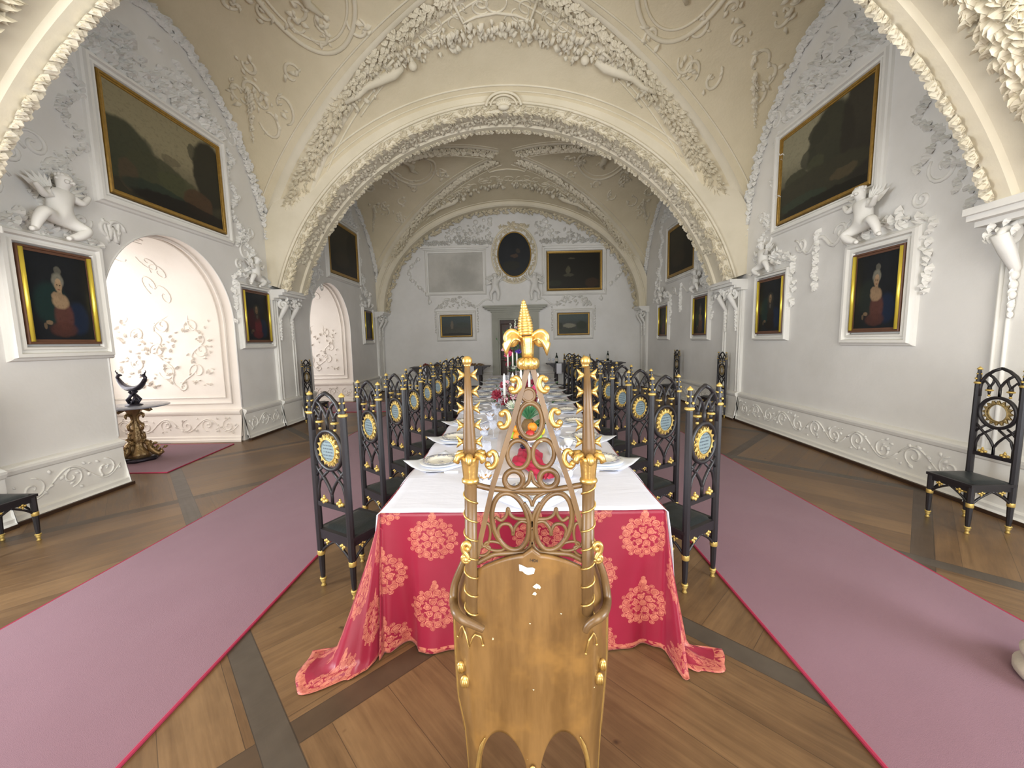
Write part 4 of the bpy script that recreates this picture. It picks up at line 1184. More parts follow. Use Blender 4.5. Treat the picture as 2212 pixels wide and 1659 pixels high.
# foliage beside portrait frames, ribbon garland on the right wall
mb = MB(); mb.smooth = False
def sprig(fn, a, z0, z1, n, w=0.06, sz=0.11):
    N = fn(0, 0, 1)-fn(0, 0, 0)
    for k in range(n):
        blobleaf(mb, fn(a+rnd.uniform(-w, w), z0+(z1-z0)*k/n, 0.0), V((0, 0, -1)), N, rnd.uniform(0.8, 1.2)*sz, rnd.uniform(-1, 1), 0.6)
for fn, a0, a1 in ((Lw, 3.68, 4.68), (Rw, 4.45, 5.47), (Lw, 6.87, 7.83), (Rw, 6.53, 7.47), (Rw, 9.16, 10.12), (Rw, 11.6, 12.54), (Lw, 12.38, 13.27)):
    c = (a0+a1)/2
    for k in range(46):
        t_ = rnd.uniform(-1, 1); a = c+t_*0.52; z = 2.86+0.22*(1-t_*t_)*rnd.random()
        N = fn(0, 0, 1)-fn(0, 0, 0); blobleaf(mb, fn(a, z, 0.0), V((0, 0, 1)), N, rnd.uniform(0.08, 0.14), rnd.uniform(-2, 2), 0.6)
for fn, a in ((Rw, 4.42), (Rw, 6.50), (Rw, 9.13), (Rw, 11.57), (Lw, 6.84)): sprig(fn, a, 2.85, 2.05, 14)
sprig(Rw, 6.02, 3.15, 2.30, 24, 0.035, 0.10); sprig(Rw, 10.85, 3.1, 2.35, 20, 0.035, 0.10)
mb.smooth = True
for fn, ya, yb, z in ((Rw, 5.45, 6.50, 3.05), (Rw, 10.1, 11.5, 3.0), (Lw, 4.75, 4.95, 3.1)):
    relief(mb, fn, [(ya+(yb-ya)*q/16, z+0.10*cos(q*0.8)-0.08*sin(pi*q/16)) for q in range(17)], 0.03)
    relief(mb, fn, spiral(ya+0.15, z, 0.12, 1.2, 1, 0, 0.2, 16), 0.025); relief(mb, fn, spiral(yb-0.15, z, 0.12, 1.2, -1, 0, 0.2, 16), 0.025)
for c, z, r0 in ((3.75, 3.25, 0.2), (4.35, 3.55, 0.15), (3.95, 3.6, 0.15)):
    relief(mb, Lw, spiral(c, z, r0, 1.3, 1, 0.5, 0.2, 18), 0.025)
trim(mb, 'stucco_wall')

# ------------------------------------------------------------------ door in the end wall
mb = MB()
mb.box(tuple(Fw(-0.94, 0, 0.12)), tuple(Fw(-0.66, 2.72, 0.0))); mb.box(tuple(Fw(0.44, 0, 0.12)), tuple(Fw(0.72, 2.72, 0.0)))
mb.box(tuple(Fw(-0.66, 2.42, 0.12)), tuple(Fw(0.44, 2.72, 0.0)))
for a0, a1, z0, z1, d in ((-0.98, 0.76, 2.70, 2.76, 0.16), (-1.08, 0.86, 2.76, 2.82, 0.22), (-1.18, 0.96, 2.82, 2.87, 0.28), (-1.24, 1.02, 2.87, 2.92, 0.33)):
    mb.box(tuple(Fw(a0, z0, d)), tuple(Fw(a1, z1, 0.0)))
frame_rect(mb, Fw, -0.66, 0.44, -0.2, 2.42, [(0.0, 0.14), (0.05, 0.15), (0.06, 0.12)])
trim(mb, 'stone')
mb = MB()
mb.box(tuple(Fw(-0.67, 0.0, 0.035)), tuple(Fw(0.45, 2.43, 0.01)))
for a0, a1, z0, z1 in ((-0.58, -0.16, 0.2, 0.95), (-0.58, -0.16, 1.1, 2.25), (-0.06, 0.36, 0.2, 0.95), (-0.06, 0.36, 1.1, 2.25)):
    frame_rect(mb, Fw, a0, a1, z0, z1, [(0, 0.035), (0.0, 0.05), (0.03, 0.055), (0.045, 0.035)])
d1 = tag(mb.build('door_1', 'door'), kind='structure')
mb = MB(); mb.ball(Fw(-0.08, 1.05, 0.09), 0.028); mb.tube([Fw(-0.08, 1.05, 0.03), Fw(-0.08, 1.05, 0.09)], 0.01, 6); mb.box(tuple(Fw(-0.10, 0.96, 0.045)), tuple(Fw(-0.06, 1.12, 0.035)))
h = mb.build('door_handle', 'dullgilt', d1)

# ------------------------------------------------------------------ carpets
def carpet(name, poly, label, h=0.012, cat='carpet'):
    t = thing(name, label, cat, (0, 0, 0))
    cx = sum(p[0] for p in poly)/len(poly); cy = sum(p[1] for p in poly)/len(poly); t.location = (cx, cy, 0)
    q = [(a-cx, b-cy) for a, b in poly]
    mb = MB(); mb.prism(q, lambda a, b, d: V((a, b, d)), 0.0, h); mb.build('pile', 'carpet', t)
    mb = MB(); mb.smooth = False
    mb.tube([V((a, b, h*0.55)) for a, b in q], 0.009, 6, closed=True); mb.build('binding', 'redbind', t)
    return t
carpet('carpet_runner', [(-3.11, -2.5), (-1.615, -2.5), (-1.615, 13.0), (-3.11, 13.0)], 'long dusty rose carpet runner along the left of the table')
carpet('carpet_runner', [(1.37, -2.5), (2.84, -2.5), (2.84, 13.0), (1.37, 13.0)], 'long dusty rose carpet runner along the right of the table')
carpet('niche_rug', [(-4.72, 5.02), (-4.9, 6.50), (-6.9, 6.55), (-6.9, 4.98)], 'rose rug under the gilded pedestal table in the nearer niche', cat='rug')
carpet('niche_rug', [(-3.13, 9.5), (-3.13, 11.1), (-6.9, 11.1), (-6.9, 9.5)], 'rose rug leading from the left runner into the farther niche', cat='rug')

# ================================================================== FURNITURE
# ------------------------------------------------------------------ gothic chair
def octa(r): return r
def gothic_chair(with_plaque=True):
    """back frame in the plane y=0, seat towards +y"""
    W = 0.158; D = 0.33; H = 1.355
    t = thing('gothic_chair', 'x', 'chair')
    def foot(x, y, parent):
        mb = MB(); mb.lathe([(0.012, 0.0), (0.017, 0.004), (0.011, 0.014), (0.012, 0.028), (0.019, 0.040), (0.013, 0.046), (0.023, 0.054), (0.021, 0.062)], 12, (x, y, 0))
        tag(mb.build('foot', 'gilt', parent), 'gilt turned foot'); mb = MB()
        mb.lathe([(0.0225, 0.226), (0.0245, 0.230), (0.0245, 0.258), (0.0225, 0.262)], 12, (x, y, 0))
        return tag(mb.build('leg_band', 'gilt', parent), 'gilt band round the leg')
    def spike(mb, x, y, z):
        for dx, dy in ((1, 0), (-1, 0), (0, 1), (0, -1)):
            mb.ball((x+dx*0.024, y+dy*0.024, z), 0.0085, 7, 5)
    for sx in (-1, 1):          # rear legs run on up as the posts of the back
        mb = MB(); mb.smooth = False
        mb.lathe([(0.013, 0.055), (0.017, 0.10), (0.021, 0.23), (0.024, 0.262), (0.024, 0.40), (0.022, 1.20), (0.019, 1.225), (0.012, 1.335)], 8, (sx*W, 0, 0))
        lg = mb.build('back_post', 'black', t)
        foot(sx*W, 0, lg)
        mb = MB()
        mb.lathe([(0.022, 1.205), (0.030, 1.210), (0.030, 1.220), (0.021, 1.226)], 12, (sx*W, 0, 0))
        spike(mb, sx*W, 0, 1.252); mb.lathe([(0.012, 1.328), (0.020, 1.334), (0.017, 1.342), (0.008, 1.350), (0.004, 1.356), (0, 1.357)], 10, (sx*W, 0, 0))
        for dx, dy in ((1, 0), (-1, 0), (0, 1), (0, -1)): mb.ball((sx*W+dx*0.016, dy*0.016, 1.293), 0.007, 6, 5)
        tag(mb.build('finial_gilding', 'gilt', lg), 'gilt collar, beads and cap')
        mb = MB(); mb.smooth = False
        mb.lathe([(0.013, 0.055), (0.017, 0.10), (0.021, 0.23), (0.022, 0.262), (0.022, 0.395)], 8, (sx*W, D, 0))
        lg = mb.build('leg', 'black', t); foot(sx*W, D, lg)
    # seat and apron
    mb = MB(); mb.box((-W-0.022, -0.01, 0.395), (W+0.022, D+0.025, 0.418)); mb.build('seat', 'black', t)
    mb = MB()
    n = 10
    def cush(a, b):
        x = -W+2*W*a; y = 0.02+(D-0.02)*b; e = min(a, 1-a, b, 1-b)
        return V((x, y, 0.418+0.020*min(1, e*7)**0.5))
    mb.grid(n, n, cush); mb.build('seat_cushion', 'leather', t)
    mb = MB(); mb.smooth = False
    mb.box((-W, D-0.008, 0.352), (W, D+0.008, 0.395)); mb.box((-W, -0.008, 0.352), (W, 0.008, 0.395))
    for sx in (-1, 1): mb.box((sx*W-0.008, 0, 0.352), (sx*W+0.008, D, 0.395))
    mb.smooth = True
    def brace(p, q, up):     # pointed arch between two legs
        for e in (0, 1):
            a, b = (p, q) if e == 0 else (q, p)
            pts = []
            for k in range(11):
                u = 0.5*k/10; zz = 0.215+0.150*sqrt(max(0, 1-(1-u*2)**2)) if True else 0
                pts.append(V(a).lerp(V(b), u)+V((0, 0, 0.215+0.14*(k/10)**0.55)))
            mb.tube(pts, 0.0095, 6)
    c = [V((-W, 0, 0)), V((W, 0, 0)), V((W, D, 0)), V((-W, D, 0))]
    for i in range(4): brace(c[i], c[(i+1) % 4], None)
    mb.build('apron', 'black', t)
    # gilt trefoils under the apron and on the lower rail
    mb = MB()
    def tref(P, A, sgn, s_=1.0):
        P = V(P); A = V(A)
        for a, b, r in ((-0.022, 0.010, 0.013), (0.022, 0.010, 0.013), (0, 0.0, 0.015), (0, 0.026, 0.012), (0, 0.040, 0.007)):
            mb.ball(P+A*a*s_+V((0, 0, sgn*b*s_)), r*s_, 7, 5)
    for f in (-0.5, 0.5):
        for P_, A_ in (((f*W, -0.004, 0.352), (1, 0, 0)), ((f*W, D+0.004, 0.352), (1, 0, 0)), ((-W, D/2+f*D/2, 0.352), (0, 1, 0)), ((W, D/2+f*D/2, 0.352), (0, 1, 0))):
            mb = MB(); tref(P_, A_, -1, 0.8)
            tag(mb.build('apron_trefoil', 'gilt', t), 'gilt trefoil under the apron')
    for f in (-0.5, 0.5):
        mb = MB(); tref((f*W, -0.002, 0.618), (1, 0, 0), 1, 1.0)
        tag(mb.build('trefoil', 'gilt', t), 'gilt trefoil on the lower back rail')
    # openwork back
    mb = MB()
    w = W-0.015
    fl = (0.9, 1.0)
    T_ = lambda pts, r: mb.tube([V((a, 0, b)) for a, b in pts], r, 6)
    mb.box((-W, -0.011, 0.585), (W, 0.011, 0.617))
    # outer pointed arch
    for sx in (-1, 1):
        T_([(sx*w, 1.10), (sx*w, 1.18), (sx*w*0.93, 1.235), (sx*w*0.70, 1.288), (sx*w*0.38, 1.326), (0, 1.350)], 0.013)
        # interlacing ogives
        T_([(0, 1.10), (0, 1.19), (sx*w*0.18, 1.235), (sx*w*0.42, 1.275), (sx*w*0.66, 1.296)], 0.0105)
        T_([(sx*w*0.94, 1.21), (sx*w*0.76, 1.235), (sx*w*0.58, 1.205), (sx*w*0.52, 1.180)], 0.009)
        T_([(sx*w*0.30, 1.265), (sx*w*0.36, 1.225), (sx*w*0.47, 1.195), (sx*w*0.52, 1.180)], 0.009)
        mb.lathe([(0.015, 1.165), (0.013, 1.190)], 8, (sx*w*0.52, 0, 0)); mb.lathe([(0.007, 1.122), (0.012, 1.155)], 8, (sx*w*0.52, 0, 0))
        # crossing lancets below the ring
        T_([(sx*w, 0.79), (sx*w*0.80, 0.825), (sx*w*0.55, 0.852)], 0.0095)
        T_([(sx*w, 0.86), (sx*w*0.72, 0.815), (sx*w*0.42, 0.775), (sx*w*0.18, 0.73), (0.0, 0.68), (0, 0.61)], 0.0105)
        T_([(sx*w*0.92, 0.61), (sx*w*0.92, 0.69), (sx*w*0.78, 0.755), (sx*w*0.45, 0.80), (sx*w*0.15, 0.835)], 0.0095)
    T_([(0, 1.10), (0, 1.19)], 0.0105)
    R_ = 0.128
    mb.tube([V((R_*cos(2*pi*i/32), 0, 0.975+R_*sin(2*pi*i/32))) for i in range(32)], 0.0145, 6, closed=True)
    mb.build('backrest', 'black', t)
    for sx in (-1, 1):
        mb = MB(); mb.lathe([(0.013, 1.150), (0.025, 1.155), (0.025, 1.163), (0.013, 1.168)], 12, (sx*w*0.52, 0, 0)); mb.ball((sx*w*0.52, 0, 1.114), 0.0105, 8, 6)
        tag(mb.build('pendant', 'gilt', t), 'gilt ring and drop under the back arch')
    mb = MB()
    n = 16; ri, ro, rt = 0.072, 0.083, 0.110
    for d in (-1, 1):
        k0 = len(mb.v); vs = []
        for i in range(n*4):
            a = 2*pi*i/(n*4); vs.append(V((ri*cos(a), d*0.014, 0.975+ri*sin(a))))
        for i in range(n*4):
            a = 2*pi*i/(n*4); rr = rt if i % 4 == 0 else (ro if i % 4 == 2 else ro+0.012)
            vs.append(V((rr*cos(a), d*0.006, 0.975+rr*sin(a))))
        N4 = n*4; mb.smooth = False
        mb.add(vs, [(i, (i+1) % N4, N4+(i+1) % N4, N4+i) for i in range(N4)])
        mb.smooth = True
        mb.tube([V((0.075*cos(2*pi*i/36), d*0.013, 0.975+0.075*sin(2*pi*i/36))) for i in range(36)], 0.0045, 6, closed=True)
        for i in range(n):
            a = 2*pi*i/n; mb.tube([(0.084*cos(a-0.1), d*0.010, 0.975+0.084*sin(a-0.1)), (0.107*cos(a), d*0.008, 0.975+0.107*sin(a)), (0.084*cos(a+0.1), d*0.010, 0.975+0.084*sin(a+0.1))], 0.0022, 4)
    md = tag(mb.build('medallion', 'gilt' if with_plaque else 'dullgilt', t), 'gilt sunflower ring' if with_plaque else 'dull gilt sunflower ring, open in the centre')
    if with_plaque:
        mb = MB(); mb.smooth = False
        mb.lathe([(0, -0.006), (0.073, -0.006), (0.073, 0.006), (0, 0.006)], 32, (0, 0, 0), Matrix.Rotation(pi/2, 3, 'X'))
        p = mb.build('plaque', 'plaque', md); p.location = (0, 0, 0.975); tag(p, 'grey-blue disc with faint dark lettering')
    return t
ch = gothic_chair(True)
LEFT_ROT = [-28, -40, -42, -43, -45, -40, -44, -38, -42, -40]
for i in range(10):
    X_ = -1.24-0.004*i
    where = 'nearest the throne' if i == 0 else ('at the far end of the row' if i == 9 else '%s from the near end' % ORD[i])
    place(ch, i == 0, (X_, 2.465+0.715*i, 0), radians(LEFT_ROT[i]), 'black gothic chair, gilt sunflower back, left row, %s' % where, 'gothic chairs along the table')
RIGHT_ROT = [33, 31, 32, 34, 36, 38, 34, 36, 33, 40, 36]
for i in range(11):
    where = 'nearest the throne' if i == 0 else ('at the far end of the row' if i == 10 else '%s from the near end' % ORD[i])
    place(ch, False, (1.185, 2.515+0.678*i, 0), radians(RIGHT_ROT[i]), 'black gothic chair, gilt sunflower back, right row, %s' % where, 'gothic chairs along the table')
wc = gothic_chair(False)
place(wc, True, (4.0, 3.32, 0), radians(90), 'black gothic chair with open ring back, alone by the near right wall', 'gothic chairs against the walls')
place(wc, False, (4.22, 8.25, 0), radians(90), 'black gothic chair against the pilaster on the right wall', 'gothic chairs against the walls')
place(wc, False, (4.20, 10.55, 0), radians(90), 'black gothic chair against the right wall, the farther of two', 'gothic chairs against the walls')
place(wc, False, (-4.62, 8.45, 0), radians(-90), 'black gothic chair against the pilaster between the two left niches', 'gothic chairs against the walls')
place(wc, False, (-4.57, 3.06, 0), radians(-90), 'black gothic chair cut off by the left edge, by the near left wall', 'gothic chairs against the walls')

# ------------------------------------------------------------------ table with its cloths
TX0, TX1, TY0, TY1, TZ = -0.748, 0.745, 1.975, 10.35, 0.772
t = thing('banquet_table', 'very long banquet table hidden under red and white cloths', 'table', (0, 6.16, 0))
o0 = t.location.copy()
mb = MB(); mb.box((TX0+0.012, TY0+0.012, TZ-0.045), (TX1-0.012, TY1-0.012, TZ-0.006)); mb.shift(o0).build('tabletop', 'darkwood', t)
for yy in (2.5, 5.2, 7.9, 9.9):
    for sx in (-1, 1):
        mb = MB(); mb.box((sx*0.55-0.035, yy-0.035, 0), (sx*0.55+0.035, yy+0.035, TZ-0.045)); mb.shift(o0).build('leg', 'darkwood', t)
# crimson damask
def interp(tab, x):
    for i in range(len(tab)-1):
        if x <= tab[i+1][0]:
            a, b = tab[i], tab[i+1]; k = (x-a[0])/(b[0]-a[0]) if b[0] != a[0] else 0
            k = k*k*(3-2*k)
            return [a[j]+(b[j]-a[j])*k for j in range(1, len(a))]
    return list(tab[-1][1:])
cols = []     # (point, direction, flare at floor, extra length on floor, u)
u = -9.0
def addc(p, d, F, E, du):
    global u
    u += du; cols.append((V(p), V(d), F, E, u))
for i in range(60):
    y = TY1-(TY1-TY0-0.12)*i/59; addc((TX0, y, 0), (-1, 0, 0), 0.03+0.015*sin(y*5.0), 0.0, 0.14)
tabL = [(180, 0.12, 0.0), (186, 0.27, 0.12), (205, 0.29, 0.14), (221, 0.29, 0.145), (238, 0.21, 0.05), (251, 0.14, 0.03), (257, 0.045, 0.0), (264, 0.09, 0.0), (270, 0.035, 0.0)]
for k in range(46):
    a = 180+90*k/45; F, E = interp(tabL, a); q = radians(a)
    addc((TX0, TY0, 0), (cos(q), sin(q), 0), F, E, 0.026)
NF = 90
for i in range(1, NF):
    f = i/NF; x = TX0+(TX1-TX0)*f
    F = 0.028+0.030*math.exp(-((f-0.17)/0.05)**2)+0.014*sin(f*17+1)+0.02*math.exp(-((f-0.60)/0.08)**2)-0.035*math.exp(-((f-0.93)/0.03)**2)
    if 0.03 < f < 0.12: F = 0.028-0.06*sin((f-0.03)/0.09*pi)
    addc((x, TY0, 0), (0, -1, 0), F, 0, (TX1-TX0)/NF)
tabR = [(270, 0.035, 0.0), (277, 0.20, 0.02), (283, 0.22, 0.0), (292, 0.14, 0.02), (305, 0.09, 0.12), (330, 0.10, 0.20), (352, 0.13, 0.17), (358, 0.06, 0.0), (360, 0.05, 0.0)]
for k in range(46):
    a = 270+90*k/45; F, E = interp(tabR, a); q = radians(a)
    addc((TX1, TY0, 0), (cos(q), sin(q), 0), F, E, 0.026)
for i in range(60):
    y = TY0+0.12+(TY1-TY0-0.12)*i/59; addc((TX1, y, 0), (1, 0, 0), 0.03+0.015*sin(y*4.0), 0.0, 0.14)
NV = 34; vs = []; uvs = []
HZ = TZ-0.002
for (p, d, F, E, uu) in cols:
    for j in range(NV+1):
        q = j/NV; tot = HZ+E; ln = q*tot
        if ln <= HZ-0.03 or E < 0.001:
            s_ = min(1, ln/HZ); r = F*(s_**1.25); z = HZ*(1-s_)
        else:
            k = (ln-(HZ-0.03))/(E+0.03); r = F+(E+0.0)*k; z = max(0.006, 0.03*(1-k)**2)+0.012*max(0, sin(k*5+uu*7))
            s_ = 1
        wob = 0.010*sin(uu*11+q*3)*s_ + 0.006*sin(uu*23+q*7)*s_
        P = p+d*(r+wob*0.7+0.004)+V((0, 0, max(z, 0.008)))
        vs.append(P); uvs.append((uu, q*(HZ if E < 0.001 else 0.78)))
mb = MB()
nf = [(i*(NV+1)+j, (i+1)*(NV+1)+j, (i+1)*(NV+1)+j+1, i*(NV+1)+j+1) for i in range(len(cols)-1) for j in range(NV)]
mb.add(vs, nf)
rc = mb.build('red_tablecloth', 'damask', None, uvs=uvs)
md = rc.modifiers.new('thickness', 'SOLIDIFY'); md.thickness = 0.0025; md.offset = 0
tag(rc, 'crimson damask cloth with salmon flower medallions hanging to the floor', 'tablecloth')
# white cotton cloth over the top and part-way down the long sides
mb = MB()
prof = [(TX0-0.035, 0.42), (TX0-0.03, 0.55), (TX0-0.022, 0.68), (TX0-0.012, TZ-0.01), (TX0+0.01, TZ+0.004)]
prof += [(TX0+0.01+(TX1-TX0-0.02)*k/30, TZ+0.004) for k in range(1, 31)]
prof += [(TX1+0.012, TZ-0.01), (TX1+0.024, 0.68), (TX1+0.04, 0.55), (TX1+0.05, 0.40)]
NP = len(prof)-1
def wcl(a, b):
    i = min(NP, int(round(a*NP))); x, z = prof[i]; y = TY0-0.014+(TY1-TY0+0.02)*b
    top = 1 if 4 <= i <= NP-4 else 0
    zz = z+(0.0016*sin(y*9+x*4)+0.0012*sin(x*21+y*3) if top else 0)
    if not top: x += 0.008*sin(y*8)*(1 if i > 10 else -1)
    return V((x, y, zz))
mb.grid(NP, 160, wcl)
wcobj = mb.build('white_tablecloth', 'whitecloth')
md = wcobj.modifiers.new('thickness', 'SOLIDIFY'); md.thickness = 0.0025; md.offset = -1
tag(wcobj, 'smooth white cotton cloth covering the long table top', 'tablecloth')
TT = TZ+0.0065
mb = MB()
mb.grid(10, 120, lambda a, b: V((-0.20+0.42*a+0.006*sin(b*30), 2.45+7.6*b, TT+0.0005+0.0010*sin(a*9+b*70))))
rn = mb.build('table_runner', 'runner'); md = rn.modifiers.new('thickness', 'SOLIDIFY'); md.thickness = 0.0015; md.offset = 1
tag(rn, 'beige cloth strip down the centre of the white tablecloth', 'table runner')
RT = TT+0.0025

# ------------------------------------------------------------------ place settings
def napkin_flat():
    t = thing('square_napkin', 'x', 'napkin')
    mb = MB(); s_ = 0.185; K = 12
    def f(a, b):
        x, y = (a-0.5)*2*s_, (b-0.5)*2*s_
        X_, Y_ = (x-y)*0.7071, (x+y)*0.7071
        r = max(abs(X_), abs(Y_)); z = 0.002
        if r > 0.18: z += 0.9*(r-0.18)**1.0*0.30
        return V((X_, Y_, z+0.002*sin(a*12)*sin(b*9)))
    mb.grid(K, K, f); o = mb.build('cloth', 'linen', t)
    md = o.modifiers.new('thickness', 'SOLIDIFY'); md.thickness = 0.0015; md.offset = 1
    return t
def dinner_plate():
    t = thing('dinner_plate', 'x', 'plate')
    mb = MB(); mb.lathe([(0.0, 0.004), (0.070, 0.004), (0.078, 0.007), (0.088, 0.016), (0.127, 0.024), (0.129, 0.022), (0.090, 0.012), (0.078, 0.001), (0.0, 0.0)], 40)
    mb.build('dish', 'plate', t)
    mb = MB(); mb.lathe([(0.0, 0.0), (0.095, 0.0), (0.150, 0.010), (0.151, 0.008), (0.095, -0.004), (0, -0.004)], 40); mb.build('under_plate', 'porcelain', t)
    return t
def lotus():
    t = thing('folded_napkin', 'x', 'napkin')
    mb = MB(); mb.smooth = True
    for ring, (n, r0, h, out) in enumerate(((6, 0.022, 0.085, 0.030), (6, 0.030, 0.065, 0.050))):
        for k in range(n):
            a = 2*pi*k/n+ring*pi/n; D = V((cos(a), sin(a), 0)); S = V((-sin(a), cos(a), 0))
            def f(p, q):
                wd_ = 0.030*sin(pi*min(1, 0.25+0.75*q))*(1-q)**0.4+0.002
                return D*(r0*0.6+out*q**1.3)+S*((p-0.5)*2*wd_)+V((0, 0, 0.002+h*q**0.8-0.004*abs(p-0.5)*2))-D*0.012*abs(p-0.5)*2
            mb.grid(4, 6, f)
    o = mb.build('petals', 'linen', t)
    mb = MB(); mb.lathe([(0.030, 0.0), (0.034, 0.02), (0.026, 0.034), (0.012, 0.036), (0.0, 0.036)], 14, (0, 0, 0.0)); mb.build('base_fold', 'linen', t)
    mb = MB()
    for k in range(5):
        a = 2*pi*k/5; leaf(mb, V((0.018*cos(a), 0.018*sin(a), 0.048)), V((cos(a), sin(a), 0.3)).normalized(), V((0, 0, 1)), 0.055, 0, 0.25, 0.7)
    tag(mb.build('ribbon', 'napkinring', t), 'orange-gold ribbon')
    return t
def wine_glass(h=0.155, rb=0.036, bowl=0.075):
    t = thing('wine_glass', 'x', 'glass')
    z = h-bowl
    mb = MB(); mb.lathe([(0.0, 0.0), (0.032, 0.0), (0.031, 0.003), (0.006, 0.007), (0.0042, 0.02), (0.0042, z-0.01), (0.008, z-0.002), (rb*0.75, z+0.012), (rb, z+bowl*0.45), (rb*0.86, h), (rb*0.86-0.0015, h), (rb-0.0016, z+bowl*0.45), (rb*0.73, z+0.015), (0.0, z+0.003)], 20)
    mb.build('bowl_and_stem', 'glass', t)
    return t
def knife():
    t = thing('table_knife', 'x', 'cutlery')
    mb = MB(); mb.box((-0.009, 0.0, 0.0), (0.009, 0.125, 0.0025)); mb.build('blade', 'silver', t)
    mb = MB(); mb.tube([(0, 0.0, 0.004), (0, -0.05, 0.005), (0, -0.095, 0.005)], [0.006, 0.0075, 0.008], 8); mb.build('handle', 'porcelain', t)
    return t
def fork():
    t = thing('table_fork', 'x', 'cutlery')
    mb = MB()
    for k in (-1.5, -0.5, 0.5, 1.5): mb.tube([(k*0.005, 0.07, 0.004), (k*0.005, 0.105, 0.007), (k*0.005, 0.12, 0.004)], 0.0014, 5)
    mb.tube([(0, 0.0, 0.004), (0, 0.05, 0.003), (0, 0.07, 0.004)], [0.003, 0.004, 0.010], 6, flat=(1, 0.4)); mb.build('tines', 'silver', t)
    mb = MB(); mb.tube([(0, 0.0, 0.004), (0, -0.05, 0.005), (0, -0.09, 0.005)], [0.006, 0.0075, 0.008], 8); mb.build('handle', 'porcelain', t)
    return t
protos = {'nap': [napkin_flat(), 0], 'plate': [dinner_plate(), 0], 'lotus': [lotus(), 0], 'glass': [wine_glass(), 0], 'small': [wine_glass(0.10, 0.028, 0.05), 0], 'knife': [knife(), 0], 'fork': [fork(), 0]}
GR = {'nap': 'flat white napkins under the plates', 'plate': 'dinner plates on the long table', 'lotus': 'lotus-folded napkins', 'glass': 'wine glasses on the long table', 'small': 'small goblets on the long table', 'knife': 'table knives', 'fork': 'table forks'}
def put(key, x, y, z, rz, label):
    p = protos[key]; place(p[0], p[1] == 0, (x, y, z), rz, label, GR[key]); p[1] += 1
def pos(side, i, n):
    r = 'at the very near end' if i == 0 else ('at the far end' if i == n-1 else '%s from the near end' % ORD[i])
    return '%s side of the table, %s' % (side, r)
YL = [2.79+0.72*i for i in range(10)]; YR = [2.77+0.70*i for i in range(10)]
for side, ys, sg in (('left', YL, -1), ('right', YR, 1)):
    for i, y in enumerate(ys):
        x = sg*0.585; w = pos(side, i, 10)
        put('nap', x+sg*0.015, y, TT, rnd.uniform(-0.06, 0.06), 'flat white napkin, '+w)
        put('plate', x, y, TT+0.0085, rnd.uniform(0, 6), 'cream plate with blue flowered rim, '+w)
        put('lotus', sg*0.335, y+0.13, TT, rnd.uniform(0, 1), 'white lotus-folded napkin with orange ribbon, '+w)
        put('glass', sg*0.245, y-0.02+0.02*(i % 2), RT, 0, 'tall clear wine glass, '+w)
        put('small', sg*0.33, y-0.09, TT, 0, 'small clear goblet, '+w)
        if i < 7:
            put('knife', sg*0.52, y-0.215, TT, radians(90)*-sg, 'white-handled knife beside its plate, '+w)
            put('fork', sg*0.52, y+0.215, TT, radians(90)*-sg, 'white-handled fork beside its plate, '+w)
put('nap', 0.06, 2.17, TT, 0.0, 'flat white napkin before the throne')
put('plate', 0.06, 2.19, TT+0.0085, 0.3, 'cream plate at the head of the table before the throne')
put('glass', -0.16, 2.50, TT, 0, 'clear wine glass left of the plate before the throne')
put('lotus', 0.30, 2.47, TT, 0.4, 'white lotus-folded napkin with orange ribbon, right before the throne')
put('lotus', -0.22, 2.33, TT, 0.2, 'white lotus-folded napkin with orange ribbon, left before the throne')
# cups beside the first lotus on the right
for i, (x, y) in enumerate(((0.40, 3.22), (0.40, 4.0), (-0.42, 3.3))):
    if i == 0: cup = thing('coffee_cup', 'x', 'cup')
    if i == 0:
        mb = MB(); mb.lathe([(0.0, 0.0), (0.022, 0.0), (0.024, 0.006), (0.036, 0.03), (0.041, 0.055), (0.0395, 0.055), (0.034, 0.03), (0.020, 0.008), (0, 0.007)], 20); mb.build('bowl', 'porcelain', cup)
        mb = MB(); mb.tube([(0.036, 0, 0.045), (0.055, 0, 0.045), (0.058, 0, 0.028), (0.033, 0, 0.02)], 0.004, 6); mb.build('handle', 'porcelain', cup)
    place(cup, i == 0, (x, y, TT), 0.5*i, ('white cup by the second setting on the right', 'white cup by the third setting on the right', 'white cup by the second setting on the left')[i], 'white porcelain cups')

# ------------------------------------------------------------------ candelabra, candles, flowers
def candelabrum(label, loc, offs, h, cz=0.30, rz=0.0, names=None):
    t = thing('candelabrum', label, 'candelabrum', loc, rz)
    mb = MB(); mb.lathe([(0.0, 0.0), (0.075, 0.0), (0.078, 0.008), (0.06, 0.02), (0.022, 0.035), (0.016, 0.06), (0.028, 0.085), (0.014, 0.11), (0.012, 0.15), (0.022, 0.17), (0.013, 0.19), (0.012, h-0.02), (0.02, h-0.01)], 18); mb.build('stem', 'silver', t)
    cps = []
    for i, dx in enumerate(offs):
        top = h+(0.04 if abs(dx) < 0.02 else 0.0)
        if abs(dx) > 0.02:
            mb = MB(); sg = 1 if dx > 0 else -1; L = abs(dx)
            yy = 0.05*(i % 2*2-1)
            mb.tube([(sg*0.01, 0, 0.13), (sg*L*0.35, yy*0.4, 0.085), (sg*L*0.75, yy*0.8, 0.10), (sg*L*1.02, yy, 0.15), (sg*L, yy, h-0.03)], [0.008, 0.008, 0.007, 0.007, 0.006], 8)
            mb.build('arm', 'silver', t)
        else: yy = 0
        mb = MB(); mb.lathe([(0.006, top-0.045), (0.012, top-0.04), (0.030, top-0.025), (0.031, top-0.021), (0.014, top-0.018), (0.013, top), (0.010, top), (0.0, top-0.01)], 14, (dx, yy, 0)); mb.build('candle_cup', 'silver', t)
        cps.append((dx, yy, top-0.008))
    return t, cps
